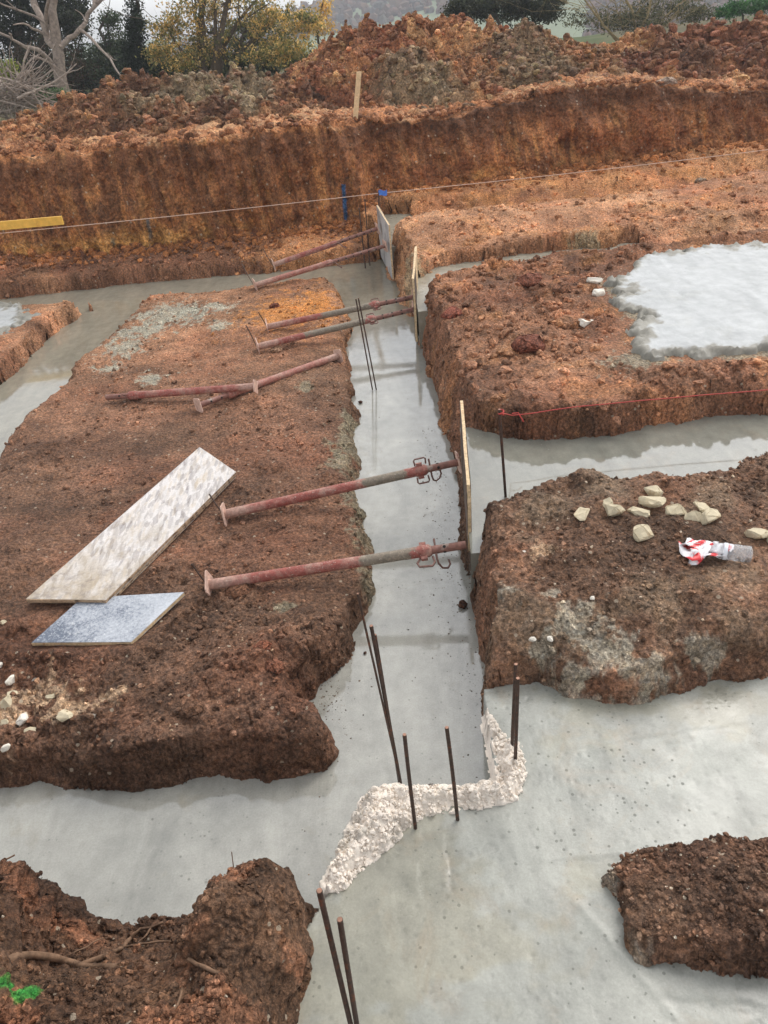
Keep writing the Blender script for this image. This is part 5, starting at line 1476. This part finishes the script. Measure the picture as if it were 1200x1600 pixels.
for (cx, cy, w_, z, colr, lab) in ((375, 922, 44, .02, (104, 74, 56), 'round brown clod propping the nearest red prop'), (295, 1414, 36, .25, (160, 96, 70), 'reddish clod at the front trench edge beside the dark soil heap'),
                                   (828, 439, 40, .33, (116, 68, 54), 'dark red clod left of the white stones, rear of two'), (878, 452, 34, .33, (112, 76, 56), 'brown clod between the dark red one and the white stones'),
                                   (826, 540, 52, .33, (104, 58, 46), 'big dark red clod in the middle of the right soil'), (706, 492, 36, .33, (120, 62, 50), 'reddish clod above the trench wall near the middle props'),
                                   (428, 1040, 30, .03, (126, 82, 64), 'brown clod on the rounded front of the left soil'), (300, 1108, 36, .03, (96, 72, 58), 'dull brown clod on the front slope of the left soil'), (410, 1010, 26, .03, (132, 80, 62), 'reddish clod near the rounded front of the left soil'),
                                   (433, 545, 16, .02, (176, 146, 122), 'pale clod lying under the greyish prop'), (430, 478, 16, .02, (104, 56, 44), 'dark red clod on the ochre patch by the far trench'),
                                   (1095, 282, 16, .36, (140, 132, 120), 'grey cement lump on the upper bench'), (1040, 132, 30, 1.0, (160, 150, 140), 'grey lump at the lip of the bank')):
    o = stone('soil_clod' if 'cement' not in lab and 'grey lump' not in lab else 'cement_lump', cx, cy, w_, z, lab, 'clod', REDC, CG, asp=(1, .8, .5), npts=40, rnd=True, bev=.04, col=tuple(int(.75 * q + .25 * m_ + 8) for q, m_ in zip(colr, (128, 88, 64))), ground_z=z < .9, lift=.12)

# crumbs of soil that dropped on the wet concrete
for (cx, cy, w_, lab) in ((723, 944, 16, 'dark crumb of soil lying on the wet trench concrete by the right wall'), (570, 1062 - 44, 5, 'tiny dark crumb on the trench concrete below the left soil'), (563, 627, 6, 'tiny dark crumb on the trench concrete near the thin pair of bars')):
    stone('soil_clod', cx, cy, w_, -.147, lab, 'clod', REDC, CG, asp=(1, .8, .6), npts=30, rnd=True, bev=.04, col=(84, 58, 46), ground_z=False)

# the bottle and its scrap of tape ------------------------------------------------
def bottle():
    m, t, bs = new_mat('clear_plastic')
    bs.inputs['Base Color'].default_value = (.93, .95, .97, 1); bs.inputs['Roughness'].default_value = .12
    bs.inputs['Transmission Weight'].default_value = .8; bs.inputs['IOR'].default_value = 1.2
    lab = simple('white_wrap', lin((226, 228, 232)), .45, 0, .05, 30)
    cap = simple('white_cap', lin((220, 222, 226)), .4, 0, .04, 30)
    zg = gz(1150, 866, .31)
    p0 = Vector(at(1176, 867, zg + .034)); p1 = Vector(at(1098, 857, zg + .030)); L = (p1 - p0).length
    t_ = empty('plastic_bottle', p0, 'clear plastic bottle with white wrap lying beside the red and white tape', 'bottle')
    t_.rotation_euler = frame_x(p0, p1).to_euler()
    r = .030
    prof = [(0, .012), (.002, .022), (.008, r), (.03, r), (.034, r * .95), (.038, r), (.06, r), (.064, r * .95), (.068, r), (L - .075, r), (L - .055, r * .92), (L - .035, r * .62), (L - .02, .014), (L - .004, .0135)]
    mb = MB(); mb.tube([(a, 0, 0) for a, _ in prof], [b for _, b in prof], 24, cap=True)
    mb.build('bottle_body', m, t_)
    mb = MB(); mb.tube([(.082, 0, 0), (.084, 0, 0), (L - .07, 0, 0), (L - .068, 0, 0)], [r + .0002, r + .001, r + .001, r + .0002], 24, cap=False)
    mb.build('wrap', lab, t_)
    mb = MB(); mb.tube([(L - .018, 0, 0), (L - .017, 0, 0), (L - .001, 0, 0), (L, 0, 0)], [.0145, .0155, .0155, .0145], 20)
    mb.build('cap', cap, t_)


bottle()


def tape():
    m, t, bs = new_mat('red_white_tape')
    uv = nd(t, 'ShaderNodeAttribute', attribute_name='Col').outputs['Color']
    t.links.new(uv, bs.inputs['Base Color']); bs.inputs['Roughness'].default_value = .4
    zg = gz(1095, 862, .31)
    mb = MB()
    # crumpled loops of a 7 cm wide band, striped along its length
    paths = [[(1071, 846, .035), (1083, 845, .05), (1096, 848, .045), (1108, 853, .05), (1120, 856, .055), (1132, 854, .03), (1140, 862, .012)],
             [(1070, 850, .01), (1074, 862, .03), (1084, 868, .05), (1096, 862, .05), (1108, 864, .045), (1122, 866, .04), (1132, 868, .012)],
             [(1076, 876, .008), (1084, 872, .03), (1093, 866, .04), (1100, 856, .055), (1090, 850, .06), (1078, 848, .05), (1068, 852, .012)]]
    rg = random.Random(5)
    white, red = lin((232, 228, 228)), lin((222, 58, 62))
    for k, P in enumerate(paths):
        pts = [Vector(at(a, b, zg + z * .7)) for a, b, z in P]
        fine = []
        for a, b in zip(pts, pts[1:]):
            for i in range(8): fine.append(a.lerp(b, i / 8))
        fine.append(pts[-1]); n = len(fine)
        V, Cc = [], []
        for i, p in enumerate(fine):
            d = (fine[min(i + 1, n - 1)] - fine[max(0, i - 1)]).normalized()
            side = d.cross(Vector((0, 0, 1))).normalized()
            tw = Vector((0, 0, 1)) * math.sin(i * .16 + k * 2) * .45 + side
            tw.normalize()
            for j in range(6):
                w_ = (j / 5 - .5) * .05
                V.append(p + tw * w_ + Vector((rg.gauss(0, .0006), rg.gauss(0, .0006), .0035 * math.sin(j * 1.5 + i * .45))))
                Cc.append(red if ((i + j + k * 5) // 6) % 3 == 1 else white)
        V = [Vector((v.x, v.y, max(v.z, zg + .004))) for v in V]
        b = len(mb.V)
        mb.V += [tuple(v) for v in V]; mb.C += [tuple(c) for c in Cc]
        for i in range(n - 1):
            for j in range(5):
                mb.F.append((b + i * 6 + j, b + i * 6 + j + 1, b + (i + 1) * 6 + j + 1, b + (i + 1) * 6 + j)); mb.I.append(0)
    o = mb.build('warning_tape', m, col=True)
    mod = o.modifiers.new('thickness', 'SOLIDIFY'); mod.thickness = .0012
    tag(o, 'crumpled red and white warning tape lying on the soil by the bottle', 'tape')


tape()

# roots and twigs in the near left soil -------------------------------------------
ROOT = simple('dead_root', lin((122, 96, 76)), .85, 0, .3, 50, .2, .5, .002, lin((84, 64, 50)), .55)


def root(name, chains, label, cat):
    mb = MB()
    for P, r0, r1, lift in chains:
        pts = []
        for (a, b) in P:
            px, py = a / 2, 1200 + b / 2
            z = gz(px, py, .25); pts.append(Vector(at(px, py, z + lift)))
        fine = []
        for a, b in zip(pts, pts[1:]):
            fine += [a, a.lerp(b, .5) + Vector((random.gauss(0, .002), random.gauss(0, .002), random.gauss(0, .002)))]
        fine.append(pts[-1]); n = len(fine) - 1
        mb.tube(fine, [(r0 + (r1 - r0) * i / n) * random.uniform(.88, 1.12) for i in range(n + 1)], 9)
    o = mb.build(name, ROOT); return tag(o, label, cat)


root('dead_root', [([(-60, 640), (0, 612), (50, 592), (100, 584), (150, 590), (200, 602), (250, 618), (300, 624), (368, 622)], .011, .007, .012),
                   ([(250, 616), (320, 590), (385, 562), (410, 530), (440, 502), (510, 482)], .007, .003, .012), ([(385, 562), (460, 548), (535, 542)], .004, .002, .01), ([(470, 500), (450, 530), (430, 548)], .003, .002, .01)],
     'thick forked dead root lying across the near left soil', 'root')
root('dead_root', [([(590, 598), (640, 622), (690, 644)], .005, .0035, .006)], 'short curved root stub in the near left soil', 'root')
root('twig', [([(215, 585), (270, 560), (335, 530)], .0022, .0012, .012)], 'thin straight twig above the thick forked root', 'twig')
root('twig', [([(570, 690), (555, 740), (530, 790)], .003, .002, .006)], 'pale twig end low in the middle of the near left soil', 'twig')
b = at(55, 1426, .16); bar('twig', b, at(72, 1403, .22), .0022, 'dark bent twig sticking out of the soil edge by the front trench', 'twig', None, ROOT, sag=.006, below=.03)
b = at(-14, 1352, .3); bar('twig', b, at(23, 1336, .31), .0022, 'thin dark twig poking in from the left edge over the front trench', 'twig', None, ROOT, sag=.004, below=.1)
b = at(364, 1348, .30); bar('twig', b, at(362, 1331, .33), .0012, 'tiny upright twig on top of the near soil heap', 'twig', None, ROOT, sag=.001, below=.03)
b = at(1018 - 100, 742, .3); bar('twig', b, at(923, 737, .33), .0016, 'pale straw sticking up at the edge of the right hand trench', 'twig', None, PALEW, sag=.001, below=.03)
